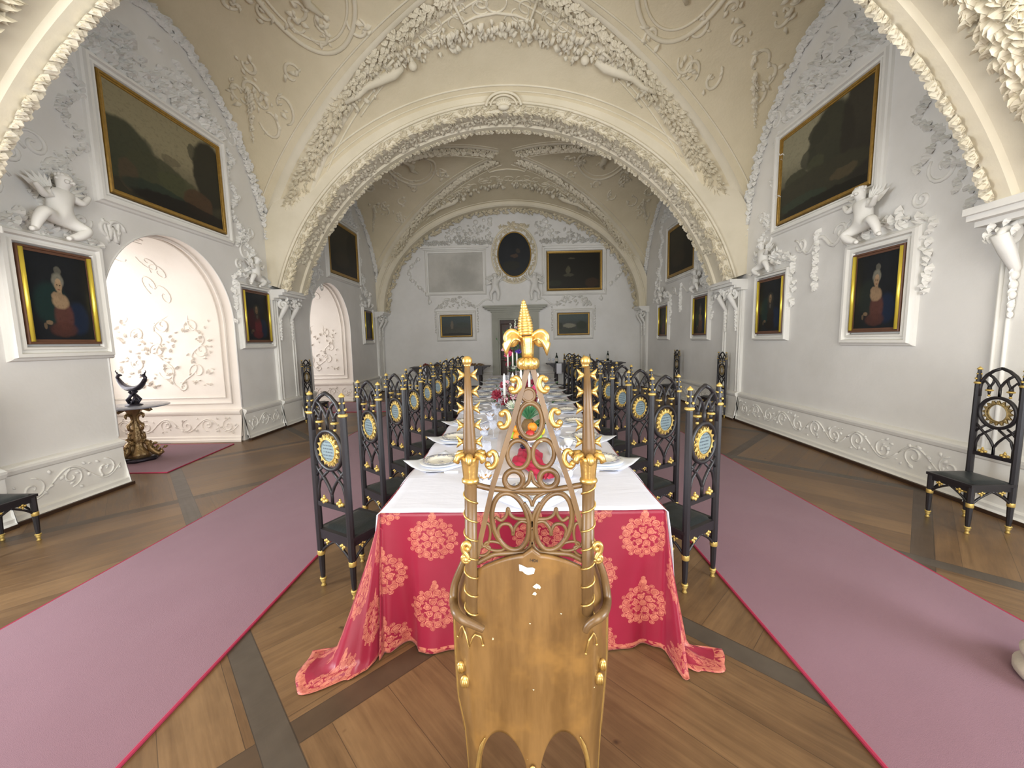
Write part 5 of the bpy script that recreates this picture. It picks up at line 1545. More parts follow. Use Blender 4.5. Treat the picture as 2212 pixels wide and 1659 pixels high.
def candle(L=0.26):
    t = thing('candle', 'x', 'candle')
    mb = MB(); mb.lathe([(0.0165, 0), (0.0150, L-0.03), (0.005, L), (0, L+0.002)], 12); mb.build('wax_stick', 'wax', t)
    mb = MB(); mb.tube([(0, 0, L), (0.001, 0, L+0.008)], 0.001, 5); mb.build('wick', 'ink', t)
    return t
can = candle(); first = [True]
def candles(loc, cps, words, rz=0.0):
    for (dx, dy, z), wd_ in zip(cps, words):
        p = V((dx*cos(rz)-dy*sin(rz), dx*sin(rz)+dy*cos(rz), z))+V(loc)
        place(can, first[0], p, 0, wd_, 'white candles in the candelabra'); first[0] = False
la = (0.02, 4.70, RT)
c1, cps = candelabrum('silver candelabrum among red flowers, nearer of the two', la, (-0.20, -0.10, 0.0, 0.10, 0.20), 0.245)
candles(la, cps, ['leftmost white candle of the nearer candelabrum', 'second white candle from the left, nearer candelabrum', 'middle white candle of the nearer candelabrum', 'second white candle from the right, nearer candelabrum', 'rightmost white candle of the nearer candelabrum'])
lb = (-0.06, 7.45, RT)
c2, cps = candelabrum('silver candelabrum farther down the table by the tall bouquet', lb, (-0.15, -0.06, 0.02, 0.14), 0.42)
candles(lb, cps, ['leftmost white candle of the farther candelabrum', 'second white candle from the left, farther candelabrum', 'middle white candle of the farther candelabrum', 'rightmost white candle of the farther candelabrum'])
def blossom(mb, P, r, up, rnd_):
    up = V(up).normalized()
    a0 = up.orthogonal().normalized(); a1 = up.cross(a0)
    mb.ball(P, r*0.45, 7, 5)
    for ring, (n, out, lift_) in enumerate(((5, 0.35, 0.6), (7, 0.62, 0.35), (8, 0.85, 0.05))):
        for k in range(n):
            a = 2*pi*k/n+ring*0.4+rnd_.uniform(-0.2, 0.2); D = (a0*cos(a)+a1*sin(a))
            leaf(mb, P+D*r*out*0.7+up*r*lift_*0.6, (D+up*(0.9-0.35*ring)).normalized(), (up*0.8-D*(0.8-0.3*ring)).normalized(), r*0.85, 0, 0.30, 0.75)
def bouquet(name, label, loc, parts, stems=40, spread=(0.2, 0.15, 0.25), vase=True):
    t = thing(name, label, 'flower arrangement', loc)
    if vase:
        mb = MB(); mb.lathe([(0, 0), (0.07, 0), (0.075, 0.02), (0.03, 0.05), (0.02, 0.09), (0.022, vase-0.05), (0.06, vase-0.01), (0.065, vase), (0, vase)], 16); mb.build('vase', 'silver', t)
    mb = MB(); mb.smooth = False
    for k in range(stems):
        e = V((rnd.gauss(0, spread[0]*0.6), rnd.gauss(0, spread[1]*0.6), (vase or 0.03)+rnd.uniform(0.0, spread[2])))
        b = V((e.x*0.1, e.y*0.1, (vase or 0.03)))
        d = (e-b).normalized() if (e-b).length > 0.01 else V((0, 0, 1))
        for q in range(3):
            P = b.lerp(e, 0.4+0.3*q); leaf(mb, P, (d+V((rnd.gauss(0, .5), rnd.gauss(0, .5), rnd.gauss(0, .3)))).normalized(), V((rnd.gauss(0, 1), -1, rnd.random())).normalized(), rnd.uniform(0.035, 0.07), 0, 0.15, 0.45)
        mb.tube([b, b.lerp(e, 0.5)+V((0, 0, 0.01)), e], 0.0022, 4)
    mb.build('foliage', 'leaf', t)
    for (x, y, z, r, m, lb_) in parts:
        mb = MB(); mb.smooth = False; blossom(mb, V((x, y, z)), r*1.15, (x*1.5, y-0.4, 0.6), rnd)
        mb.build('blossom', m, t)
    return t
near = []
for k in range(26):
    a = rnd.uniform(0, 2*pi); rr = rnd.uniform(0.08, 0.30)
    near.append((rr*cos(a)*1.1, rr*sin(a)*0.7, rnd.uniform(0.05, 0.34), rnd.uniform(0.045, 0.065), ['fl_red', 'fl_red', 'fl_white', 'fl_red', 'fl_pink', 'fl_rose', 'fl_red', 'fl_rose'][k % 8], ''))
near += [(-0.29, -0.16, 0.20, 0.075, 'fl_red', ''), (-0.10, -0.22, 0.07, 0.065, 'fl_white', ''), (0.19, -0.14, 0.24, 0.080, 'fl_pink', ''), (-0.20, 0.05, 0.30, 0.065, 'fl_red', ''), (0.0, -0.15, 0.30, 0.06, 'fl_red', ''), (0.27, 0.0, 0.30, 0.06, 'fl_white', '')]
bouquet('flower_arrangement', 'low arrangement of dark red, pink and cream roses behind the nearer candelabrum', (0.0, 5.12, RT), near, 60, (0.30, 0.2, 0.33), False)
tall = [(-0.26, -0.05, 0.72, 0.05, 'fl_rose', ''), (-0.17, -0.08, 0.62, 0.085, 'fl_pink', ''), (0.02, -0.06, 0.67, 0.065, 'fl_purple', ''), (-0.06, -0.04, 0.80, 0.055, 'fl_white', ''), (0.04, -0.02, 0.83, 0.05, 'fl_red', ''),
        (-0.12, 0.0, 0.70, 0.045, 'fl_red', ''), (-0.18, -0.04, 0.43, 0.06, 'fl_red', ''), (-0.07, -0.06, 0.36, 0.05, 'fl_white', ''), (0.0, -0.02, 0.47, 0.045, 'fl_red', ''), (0.12, -0.04, 0.42, 0.055, 'fl_rose', ''), (-0.21, -0.02, 0.52, 0.04, 'fl_red', ''),
        (-0.13, 0.0, 1.08, 0.032, 'fl_white', ''), (-0.08, 0.0, 1.06, 0.03, 'fl_white', ''), (-0.03, 0.0, 1.06, 0.035, 'fl_red', ''), (-0.02, 0.0, 1.14, 0.03, 'fl_rose', ''), (0.10, 0.0, 0.62, 0.05, 'fl_red', ''), (0.14, 0.0, 0.75, 0.05, 'fl_white', ''), (0.20, -0.02, 0.55, 0.045, 'fl_pink', '')]
tb = bouquet('flower_arrangement', 'tall bouquet with pink, white and violet blooms rising before the far door', (-0.03, 7.75, RT), tall, 110, (0.22, 0.12, 0.85), 0.30)
mb = MB(); mb.smooth = False
for x0, z1 in ((-0.12, 1.22), (-0.03, 1.30)):
    for k in range(14):
        z = z1-0.018*k; leaf(mb, V((x0+rnd.uniform(-0.012, 0.012), 0, z)), V((rnd.uniform(-1, 1), -0.2, 0.8)).normalized(), V((0, -1, 0.2)), 0.03+0.002*k, 0, 0.4)
mb.build('flower_spike', 'fl_white', tb)

# ------------------------------------------------------------------ fruit
fb = (0.055, 3.17, RT)
t = thing('fruit_bowl', 'wide white footed fruit bowl in the centre of the table', 'bowl', fb)
mb = MB(); mb.lathe([(0, 0), (0.06, 0), (0.062, 0.008), (0.025, 0.02), (0.022, 0.045), (0.09, 0.060), (0.165, 0.095), (0.163, 0.098), (0.09, 0.066), (0, 0.055)], 36); mb.build('dish', 'porcelain', t)
pa = thing('pineapple', 'ripe pineapple with bushy green crown behind the fruit bowl', 'pineapple', (0.075, 3.44, RT))
mb = MB(); mb.lathe([(0, 0), (0.035, 0.0), (0.058, 0.03), (0.066, 0.09), (0.058, 0.15), (0.035, 0.185), (0, 0.19)], 16, flute=(8, 0.04)); mb.build('fruit_body', 'pineskin', pa)
mb = MB(); mb.smooth = False
for k in range(60):
    a = k*2.4; q = k/60; L_ = 0.20-0.08*q; el = radians(10+70*(1-abs(q-0.5)*1.2))
    D = V((cos(a), sin(a), 0)); b = V((0, 0, 0.18+0.02*q)); pts = []
    for j in range(5):
        s_ = j/4; pts.append(b+D*(L_*s_*(1.15-q))+V((0, 0, L_*s_*sin(el)*1.25-0.06*s_*s_)))
    mb.tube(pts, [0.008, 0.008, 0.006, 0.004, 0.001], 4, flat=(1.6, 0.4))
mb.build('crown', 'pineleaf', pa)
def fruit(name, label, cat, p, r, m, group=None, stem=True, squash=1.0, rz=0):
    t = thing(name, label, cat, V(fb)+V(p)); 
    mb = MB(); mb.lathe([(0, -r*0.86*squash)]+[(r*sin(pi*k/12), -r*squash*cos(pi*k/12)*(0.97 if k not in (0, 12) else 1)) for k in range(1, 12)]+[(0, r*0.84*squash)], 18); mb.build('flesh', m, t)
    if stem: mb = MB(); mb.tube([(0, 0, r*0.8*squash), (0.003, 0, r*squash+0.008)], 0.0022, 5); mb.build('stalk', 'ink', t)
    if group: t['group'] = group
    return t
fruit('orange_fruit', 'bright orange at the front left of the fruit bowl', 'orange', (-0.075, -0.075, 0.115), 0.040, 'orange', 'fruit in the bowl')
fruit('orange_fruit', 'orange high on the left of the fruit pile', 'orange', (-0.075, 0.0, 0.155), 0.038, 'orange', 'fruit in the bowl')
fruit('orange_fruit', 'orange on top at the right of the pineapple crown', 'orange', (0.045, 0.03, 0.165), 0.040, 'orange', 'fruit in the bowl')
fruit('lemon', 'yellow lemon at the far left edge of the bowl', 'lemon', (-0.13, 0.03, 0.12), 0.030, 'lemon', 'fruit in the bowl', squash=1.25)
fruit('lemon', 'yellow lemon at the right rear of the bowl', 'lemon', (0.12, 0.04, 0.13), 0.032, 'lemon', 'fruit in the bowl', squash=1.2)
fruit('apple', 'green apple at the front right of the bowl', 'apple', (0.085, -0.085, 0.11), 0.034, 'lime', 'fruit in the bowl')
fruit('apple', 'red apple in the middle of the bowl', 'apple', (0.025, -0.045, 0.12), 0.040, 'redfruit', 'fruit in the bowl')
fruit('apple', 'green apple at the left rim of the bowl', 'apple', (-0.125, -0.035, 0.115), 0.030, 'lime', 'fruit in the bowl')
t = thing('grape_bunch', 'black grapes hanging over the front rim of the fruit bowl', 'grapes', V(fb)+V((-0.03, -0.150, 0.115)))
mb = MB()
for k in range(60):
    q = k/60; a = k*2.4; rr = 0.036*sqrt(1-q*0.7); mb.ball((rr*cos(a)*rnd.uniform(0.3, 1), -0.02-0.02*q+rr*sin(a)*rnd.uniform(0.3, 1)*0.7, 0.035-0.10*q), 0.0115, 7, 5)
t_ = mb.build('berries', 'grape', t); t_['kind'] = 'stuff'
mb = MB(); mb.tube([(0, 0.02, 0.03), (0, 0.0, 0.055), (0.01, 0.0, 0.07)], 0.003, 5); mb.build('stalk', 'leaf', t)
mb = MB(); mb.smooth = False
t = thing('leafy_sprig', 'green leaf sprig laid at the right of the fruit', 'leaves', V(fb)+V((0.10, 0.055, 0.175)))
for k in range(9): leaf(mb, V((0.01*k-0.03, 0.012*(k % 3), 0.012*(k % 4))), V((rnd.uniform(0.2, 1), rnd.uniform(-1, 1), 0.3)).normalized(), V((0, -0.3, 1)).normalized(), 0.075, 0, 0.2, 0.6)
mb.build('leaves', 'leaf', t)
# crumpled organza
mb = MB()
def org(a, b):
    y = 2.36+0.72*b; w_ = 0.035+0.065*sin(pi*b)**0.7+0.02*b; x = 0.135-0.11*b+(a-0.5)*2*w_+0.03*sin(b*9)
    z = RT+0.006+0.020*abs(sin(a*13+b*6))*sin(pi*min(1, max(0, a)))+0.016*abs(sin(b*16+a*5))
    return V((x, y, z))
mb.grid(30, 44, org); og = mb.build('red_organza', 'organza'); md = og.modifiers.new('thickness', 'SOLIDIFY'); md.thickness = 0.001
tag(og, 'crumpled crimson organza scarf lying in front of the fruit bowl', 'scarf')

# ------------------------------------------------------------------ side tables on the end wall
def sidetable(x0, x1, y0, y1, z, label):
    c = ((x0+x1)/2, (y0+y1)/2, 0); t = thing('serving_table', label, 'table', c); w_ = (x1-x0)/2; d = (y1-y0)/2
    mb = MB(); mb.box((-w_, -d, z-0.028), (w_, d, z)); mb.build('tabletop', 'darkwood', t)
    mb = MB(); mb.box((-w_+0.26, -d+0.05, z-0.30), (w_-0.26, d-0.05, z-0.028))
    for sx in (-1, 1): mb.prism([(sx*(w_-0.26), z-0.028), (sx*(w_-0.06), z-0.028), (sx*(w_-0.12), z-0.06), (sx*(w_-0.24), z-0.16)], lambda a, b, dd: V((a, dd, b)), -d+0.08, d-0.08)
    mb.build('frieze', 'darkwood', t)
    for sx in (-1, 1):
        for sy in (-1, 1):
            mb = MB(); mb.lathe([(0.035, 0), (0.04, 0.06), (0.028, 0.09), (0.04, 0.25), (0.05, 0.40), (0.035, z-0.30), (0.045, z-0.28)], 10, (sx*(w_-0.33), sy*(d-0.10), 0)); mb.build('leg', 'darkwood', t)
    for sy in (-1, 1):
        pass
    mb = MB(); mb.box((-w_+0.33, -0.03, 0.10), (w_-0.33, 0.03, 0.16)); mb.build('stretcher', 'darkwood', t)
    return t
sidetable(-3.72, -1.0, 13.25, 13.85, 0.85, 'long dark serving table left of the far door')
sidetable(0.94, 3.58, 13.25, 13.85, 0.89, 'long dark serving table right of the far door')
def sheet(x, z, w_, h, label, y=13.232):
    t = thing('paper_sheet', label, 'paper', (x, y, z))
    mb = MB(); mb.box((-w_/2, -0.002, -h), (w_/2, 0.0, 0)); mb.box((-w_/2, -0.002, 0.0), (w_/2, 0.12, 0.003)); mb.build('sheet', 'paper', t); t['group'] = 'white sheets hanging from the serving tables'
sheet(-1.62, 0.853, 0.19, 0.36, 'white sheet hanging from the left serving table, right of centre')
sheet(-3.22, 0.853, 0.14, 0.34, 'white sheet hanging near the left end of the left serving table')
sheet(1.34, 0.893, 0.17, 0.34, 'white sheet hanging from the left end of the right serving table')
sheet(2.72, 0.893, 0.17, 0.34, 'white sheet hanging from the right part of the right serving table')
def bottle(x, y, z, label, h=0.30):
    t = thing('wine_bottle', label, 'bottle', (x, y, z)); t['group'] = 'wine bottles on the right serving table'
    mb = MB(); k = h/0.30; mb.lathe([(0, 0.0), (0.037*k, 0.0), (0.038*k, 0.18*k), (0.030*k, 0.205*k), (0.014*k, 0.235*k), (0.013*k, 0.30*k), (0, 0.30*k)], 14); mb.build('bottle_body', 'glassgreen', t)
    mb = MB(); mb.lathe([(0.0385*k, 0.06*k), (0.0390*k, 0.062*k), (0.0390*k, 0.15*k), (0.0385*k, 0.152*k)], 14); mb.build('bottle_label', 'winelabel', t)
bottle(1.28, 13.40, 0.89, 'dark wine bottle at the left end of the right serving table', 0.36)
bottle(2.42, 13.5, 0.89, 'dark wine bottle in the middle of the right serving table', 0.30)
bottle(3.02, 13.45, 0.96, 'dark wine bottle on a stand at the right serving table', 0.32)
t = thing('bottle_stand', 'low dark stand under the rightmost bottle', 'stand', (2.95, 13.45, 0.89))
mb = MB(); mb.box((-0.22, -0.10, 0.05), (0.20, 0.10, 0.07)); mb.build('shelf', 'darkwood', t)
for sx in (-0.20, 0.18):
    mb = MB(); mb.box((sx-0.012, -0.10, 0.0), (sx+0.012, 0.10, 0.05)); mb.build('leg', 'darkwood', t)
for k, (x, lb_) in enumerate(((1.08, 'stemmed glass left of the bottle on the right serving table'), (1.17, 'stemmed glass next to the bottle on the right serving table'))):
    place(protos['small'][0], False, (x-0.05*(1-k), 13.42+0.0*k, 0.89), 0, lb_, 'glasses on the right serving table', scale=(1.6, 1.6, 1.8))
for k, (x, lb_) in enumerate(((-3.16, 'dried red bouquet lying at the left of the left serving table'), (-1.62, 'dried red bouquet lying at the right of the left serving table'))):
    t = thing('dried_bouquet', lb_, 'dried flowers', (x, 13.45, 0.85)); t['group'] = 'dried bouquets on the left serving table'
    mb = MB(); mb.smooth = False
    for q in range(5): blossom(mb, V((-0.12+0.03*q, rnd.uniform(-0.03, 0.03), 0.05+0.02*(q % 3))), 0.045, (0, -1, 0.6), rnd)
    mb.build('blossoms', 'fl_red', t)
    mb = MB(); mb.smooth = False
    for q in range(50): leaf(mb, V((-0.1+0.5*rnd.random()**1.3, rnd.uniform(-0.05, 0.05), 0.015+0.06*rnd.random())), V((1, rnd.uniform(-.4, .4), rnd.uniform(-.2, .3))).normalized(), V((0, -0.5, 1)).normalized(), 0.09, 0, 0.3, 0.35)
    mb.build('dry_leaves', 'pineskin', t)

# ------------------------------------------------------------------ gilded pedestal table and dragon dish in the near niche
PX, PY = -5.68, 5.62
t = thing('pedestal_table', 'round grey marble topped table on ornate gilt bronze scroll pedestal, in near niche', 'table', (PX, PY, 0.0135))
mb = MB(); mb.lathe([(0, 0.795), (0.40, 0.795), (0.415, 0.802), (0.415, 0.812), (0.405, 0.818), (0, 0.818)], 48); mb.build('marble_top', 'marble', t)
mb = MB(); mb.lathe([(0, 0.0), (0.24, 0.0), (0.25, 0.03), (0.22, 0.05), (0, 0.05)], 6); mb.build('plinth', 'bronze', t)
mb = MB(); mb.lathe([(0.16, 0.04), (0.13, 0.12), (0.075, 0.20), (0.07, 0.28), (0.085, 0.33), (0.06, 0.38), (0.075, 0.42), (0.055, 0.47), (0.038, 0.55), (0.04, 0.64), (0.065, 0.70), (0.10, 0.76), (0.12, 0.795)], 20, flute=(6, 0.10)); mb.build('stem', 'giltbronze', t)
for k in range(3):
    a = radians(20+120*k); D = V((cos(a), sin(a), 0)); mb = MB()
    P2 = lambda r, z: D*r+V((0, 0, z))
    mb.tube([P2(0.06, 0.30), P2(0.13, 0.24), P2(0.15, 0.16), P2(0.20, 0.10), P2(0.25, 0.07), P2(0.28, 0.09), P2(0.27, 0.13), P2(0.245, 0.12)], [0.03, 0.04, 0.045, 0.045, 0.04, 0.03, 0.025, 0.015], 8)
    mb.smooth = False
    for q in range(16): blobleaf(mb, P2(0.05+0.21*q/16, 0.28-0.20*q/16)+V((rnd.gauss(0, .03), rnd.gauss(0, .03), 0.03)), D, V((0, 0, 1)), 0.07, rnd.uniform(-1, 1), 0.6)
    mb.build('scroll_foot', 'giltbronze', t)
for k in range(4):
    a = radians(0+90*k); D = V((cos(a), sin(a), 0)); mb = MB()
    P2 = lambda r, z: D*r+V((0, 0, z))
    mb.tube([P2(0.05, 0.44), P2(0.10, 0.47), P2(0.115, 0.52), P2(0.07, 0.55), P2(0.04, 0.60), P2(0.05, 0.66), P2(0.10, 0.695), P2(0.14, 0.67), P2(0.125, 0.635)], [0.014, 0.02, 0.02, 0.018, 0.018, 0.02, 0.02, 0.018, 0.010], 8)
    mb.tube([P2(0.09, 0.78), P2(0.16, 0.765), P2(0.23, 0.745), P2(0.265, 0.76), P2(0.255, 0.785), P2(0.225, 0.775)], [0.02, 0.018, 0.02, 0.018, 0.014, 0.008], 8)
    mb.tube([P2(0.07, 0.31), P2(0.12, 0.34), P2(0.115, 0.39), P2(0.08, 0.40)], [0.015, 0.02, 0.018, 0.01], 8)
    mb.build('scroll_bracket', 'giltbronze', t)
t = thing('dragon_dish', 'dark bronze boat-shaped dish with upturned beast heads, on the pedestal table', 'ornament', (PX+0.02, PY, 0.832))
mb = MB(); mb.lathe([(0, 0), (0.10, 0.0), (0.10, 0.012), (0.07, 0.02), (0.05, 0.05), (0.03, 0.07)], 14, flute=(5, 0.12))
mb.build('base', 'bronze', t)
mb = MB()
for k in range(5):
    a = 2*pi*k/5
    mb.tube([(0.05*cos(a), 0.05*sin(a), 0.03), (0.075*cos(a+.5), 0.075*sin(a+.5), 0.09), (0.04*cos(a+1), 0.04*sin(a+1), 0.14), (0.02*cos(a+1.4), 0.02*sin(a+1.4), 0.17), (0.045*cos(a+1.8), 0.045*sin(a+1.8), 0.20), (0.02*cos(a+2.2), 0.02*sin(a+2.2), 0.235)], [0.018, 0.022, 0.018, 0.014, 0.015, 0.012], 7)
mb.build('twisted_stem', 'bronze', t)
mb = MB(); dx, dy = 0.96, -0.28
pts = []; rs = []
for k in range(19):
    q = -1+2*k/18; pts.append(V((q*0.29*dx, q*0.29*dy, 0.245+0.115*abs(q)**2.2+0.03*abs(q)**6))); rs.append(0.052*(1-abs(q)**1.5*0.6))
mb.tube(pts, rs, 10, flat=(1.3, 0.8)); mb.build('hull', 'bronze', t)
for sg in (-1, 1):
    mb = MB(); e = V((sg*0.29*dx, sg*0.29*dy, 0.385))
    mb.tube([e-V((0, 0, 0.03)), e+V((sg*0.01, 0, 0.03)), e+V((-sg*0.015, 0, 0.06)), e+V((-sg*0.06, 0, 0.055))], [0.022, 0.024, 0.024, 0.010], 8)
    mb.tube([e+V((0, 0, 0.06)), e+V((sg*0.01, 0, 0.095)), e+V((sg*0.03, 0, 0.11)), e+V((sg*0.02, 0, 0.13))], [0.012, 0.010, 0.007, 0.004], 6)
    mb.ball(e+V((-sg*0.03, -0.02, 0.07)), 0.008, 6, 5)
    mb.build('beast_head', 'bronze', t)

# ------------------------------------------------------------------ pale stone foot at the right edge
t = thing('stone_pedestal', 'pale stone turned pedestal foot at the right edge on the carpet', 'pedestal', (2.515, 1.68, 0.0125))
mb = MB(); mb.lathe([(0, 0), (0.17, 0.0), (0.185, 0.02), (0.185, 0.05), (0.165, 0.07), (0.15, 0.085), (0.165, 0.10), (0.17, 0.125), (0.15, 0.145), (0.10, 0.16), (0.085, 0.20), (0.07, 0.30), (0.065, 0.45), (0.09, 0.50), (0.10, 0.52), (0, 0.52)], 32); mb.build('turned_foot', 'stonefoot', t)

# ================================================================== THRONE in the foreground
TY = 1.15
def tp(px, py, Y=TY):
    """point of the throne's back plane seen at a given spot of the photograph"""
    d = FWD+RGT*((px-1106)/FPX)-UPV*((py-829.5)/FPX)
    return EYE+d*((Y-EYE.y)/d.y)
def c1(x, y, Y=TY): return tp(900+x/2.764, 640+y/2.765, Y)
def c2(x, y, Y=TY): return tp(900+x/3.196, 1140+y/3.196, Y)
th = thing('throne_chair', 'ochre and gold gothic throne seen from behind in the foreground, spired, with open gable tracery', 'throne', (0.022, 1.32, 0))
TO = th.location.copy()
def tb_(mb, name, m, label=None, parent=None):
    o = mb.shift(TO).build(name, m, parent or th)
    if label: o['label'] = label
    return o
def smooth_path(P, k=6, closed=False):
    P = [V(p) for p in P]; n = len(P); out = []
    for i in range(n if closed else n-1):
        p0, p1, p2, p3 = P[(i-1) % n if closed else max(i-1, 0)], P[i], P[(i+1) % n], P[(i+2) % n if closed else min(i+2, n-1)]
        for j in range(k):
            t = j/k
            out.append(0.5*((2*p1)+(p2-p0)*t+(2*p0-5*p1+4*p2-p3)*t*t+(3*p1-p0-3*p2+p3)*t**3))
    if not closed: out.append(P[-1])
    return out
def ell(cx, cy, rx, ry, rot=0, n=40, a0=0, a1=360, Y=TY):
    out = []
    for i in range(n+(0 if a1-a0 >= 360 else 1)):
        a = radians(a0+(a1-a0)*i/n); x, y = rx*cos(a), ry*sin(a); r_ = radians(rot)
        out.append(c1(cx+x*cos(r_)-y*sin(r_), cy+x*sin(r_)+y*cos(r_), Y))
    return out
FL = dict(n=8, up=(0, 1, 0))
# --- gable tracery
mb = MB()
for P in (((662, 432), (560, 800), (455, 1130), (350, 1590)), ((692, 432), (800, 800), (915, 1130), (1038, 1570))):
    q = [c1(*p) for p in P]
    for a, b in zip(q[:-1], q[1:]):
        d = (b-a).normalized(); sd = d.cross(V((0, 1, 0))).normalized(); k = mb.smooth; mb.smooth = False
        h = 0.0078; t_ = 0.009
        mb.add([a+sd*h+V((0, -t_, 0)), a-sd*h+V((0, -t_, 0)), a-sd*h+V((0, t_, 0)), a+sd*h+V((0, t_, 0)), b+sd*h+V((0, -t_, 0)), b-sd*h+V((0, -t_, 0)), b-sd*h+V((0, t_, 0)), b+sd*h+V((0, t_, 0))],
               [(0, 1, 2, 3), (7, 6, 5, 4), (0, 4, 5, 1), (1, 5, 6, 2), (2, 6, 7, 3), (3, 7, 4, 0)]); mb.smooth = k
tb_(mb, 'gable_bars', 'umber')
mb = MB()
R1 = 0.0072
mb.tube(ell(668, 590, 38, 38), 0.0052, closed=True, **FL)
mb.tube(ell(679, 742, 70, 103), R1, closed=True, **FL); mb.tube(ell(679, 742, 82, 114), 0.004, closed=True, **FL)
mb.tube(ell(607, 945, 66, 84, -4), R1, closed=True, **FL); mb.tube(ell(757, 940, 64, 84, 4), R1, closed=True, **FL)
mb.tube(ell(580, 1095, 54, 54), 0.0088, closed=True, **FL); mb.tube(ell(787, 1090, 53, 53), 0.0088, closed=True, **FL)
mb.tube(smooth_path([c1(632, 1142), c1(668, 1108), c1(683, 1048), c1(700, 1108), c1(740, 1138)]), 0.0058, **FL)
mb.tube(smooth_path([c1(335, 1120), c1(440, 1146), c1(560, 1158), c1(683, 1160), c1(800, 1156), c1(915, 1140), c1(1028, 1118)]), 0.0088, **FL)
mb.tube(smooth_path([c1(598, 1168), c1(650, 1190), c1(676, 1215), c1(690, 1252)]), 0.0052, **FL); mb.tube(smooth_path([c1(784, 1165), c1(730, 1190), c1(704, 1215), c1(690, 1252)]), 0.0052, **FL)
mb.tube(smooth_path([c1(598, 1172), c1(690, 1180), c1(784, 1168)]), 0.004, **FL)
for sg, cx in ((1, 560), (-1, 818)):
    def q(x, y): return c1(cx+sg*(x-560), y)
    mb.tube(ell(cx, 1345, 104, 172, -13*sg), R1, closed=True, **FL); mb.tube(ell(cx, 1345, 116, 182, -13*sg), 0.0035, closed=True, **FL)
    mb.tube(smooth_path([q(470, 1318), q(505, 1338), q(535, 1310), q(545, 1268), q(560, 1305), q(600, 1328), q(668, 1330)]), 0.0055, **FL)
    mb.tube(smooth_path([q(492, 1440), q(485, 1395), q(510, 1362), q(550, 1362), q(572, 1395), q(575, 1425), q(585, 1385), q(620, 1345), q(660, 1350)]), 0.0055, **FL)
    mb.tube(ell(cx-sg*148, 1425, 27, 70, 6*sg), 0.0048, closed=True, **FL)
    mb.tube(ell(cx-sg*95, 1492, 60, 26, 10*sg), 0.0045, closed=True, **FL)
    mb.tube(ell(cx-sg*160, 1520, 40, 26, -28*sg), 0.0045, closed=True, **FL)
    mb.tube(smooth_path([q(362, 1592), q(420, 1560), q(470, 1540), q(560, 1533), q(640, 1528), q(676, 1500), q(689, 1462)]), 0.008, **FL)
    mb.tube(smooth_path([q(640, 1235), q(672, 1290), q(688, 1340), q(690, 1400), q(689, 1470)]), 0.0065, **FL)
tb_(mb, 'gable_tracery', 'umber')
mb = MB(); mb.smooth = False
pts = ell(668, 590, 33, 33); mb.add([p+V((0, -0.003, 0)) for p in pts]+[p+V((0, 0.003, 0)) for p in pts], [tuple(range(40)), tuple(range(40, 80))[::-1]]+[(i, (i+1) % 40, 40+(i+1) % 40, 40+i) for i in range(40)])
tb_(mb, 'round_boss', 'umber', 'flat round disc near the gable top')
# --- gilt crockets on the gable
for (cx, cy, sg, k) in ((592, 528, -1, 1.0), (752, 525, 1, 1.0), (526, 735, -1, 1.12), (826, 725, 1, 1.12), (452, 976, -1, 1.1), (905, 968, 1, 1.1)):
    mb = MB()
    P = [(-0.32*sg*-1, -36), (10*-sg, -44), (-14*sg, -30), (-22*sg, 0), (-12*sg, 30), (8*sg, 44), (24*sg, 32), (20*sg, 18)]
    P = [(16*sg, -26), (6*sg, -42), (-12*sg, -38), (-22*sg, -8), (-19*sg, 18), (-4*sg, 38), (16*sg, 42), (30*sg, 30), (24*sg, 18)]
    mb.tube(smooth_path([c1(cx+x*k, cy+y*k, TY-0.004) for x, y in P], 5), [0.0050+0.0042*sin(pi*i/40) for i in range(41)], 10)
    mb.ball(c1(cx+16*sg*k, cy-29*k, TY-0.004), 0.0100, 10, 8); mb.ball(c1(cx+25*sg*k, cy+26*k, TY-0.004), 0.0100, 10, 8)
    tb_(mb, 'scroll_crocket', 'gold')
# --- finial
ft, fb_ = c1(637, 20), c1(664, 432)
ax = (ft-fb_); 
def fz(y): return c1(652+(y-230)*0.03, y)
mb = MB()
prof = [(0.0, 15), (0.003, 22), (0.006, 45), (0.0095, 75), (0.0135, 110), (0.0175, 145), (0.0200, 175), (0.0200, 205), (0.0185, 232)]
base = c1(652, 232); top = c1(637, 20); L_ = (top-base).length; D = (top-base).normalized()
rings = []
for i in range(131):
    t_ = i/130; yy = 232-212*t_
    r_ = interp([(0, 0.0185), (0.13, 0.0200), (0.27, 0.0198), (0.45, 0.0170), (0.62, 0.0125), (0.8, 0.0085), (0.94, 0.0055), (1.0, 0.0008)], t_)[0]
    rings.append((1.14*r_*(0.90+0.12*abs(sin(pi*t_*13))**0.6), t_*L_))
rot = V((0, 0, 1)).rotation_difference(D).to_matrix()
mb.lathe(rings, 24, base, rot); tb_(mb, 'finial_cone', 'gold')
mb = MB(); b2 = c1(664, 372); mb.lathe([(0.0155, 0), (0.0165, 0.02), (0.019, 0.045), (0.021, 0.058), (0.016, 0.066)], 20, b2, flute=(6, 0.10)); tb_(mb, 'finial_stem', 'gold')
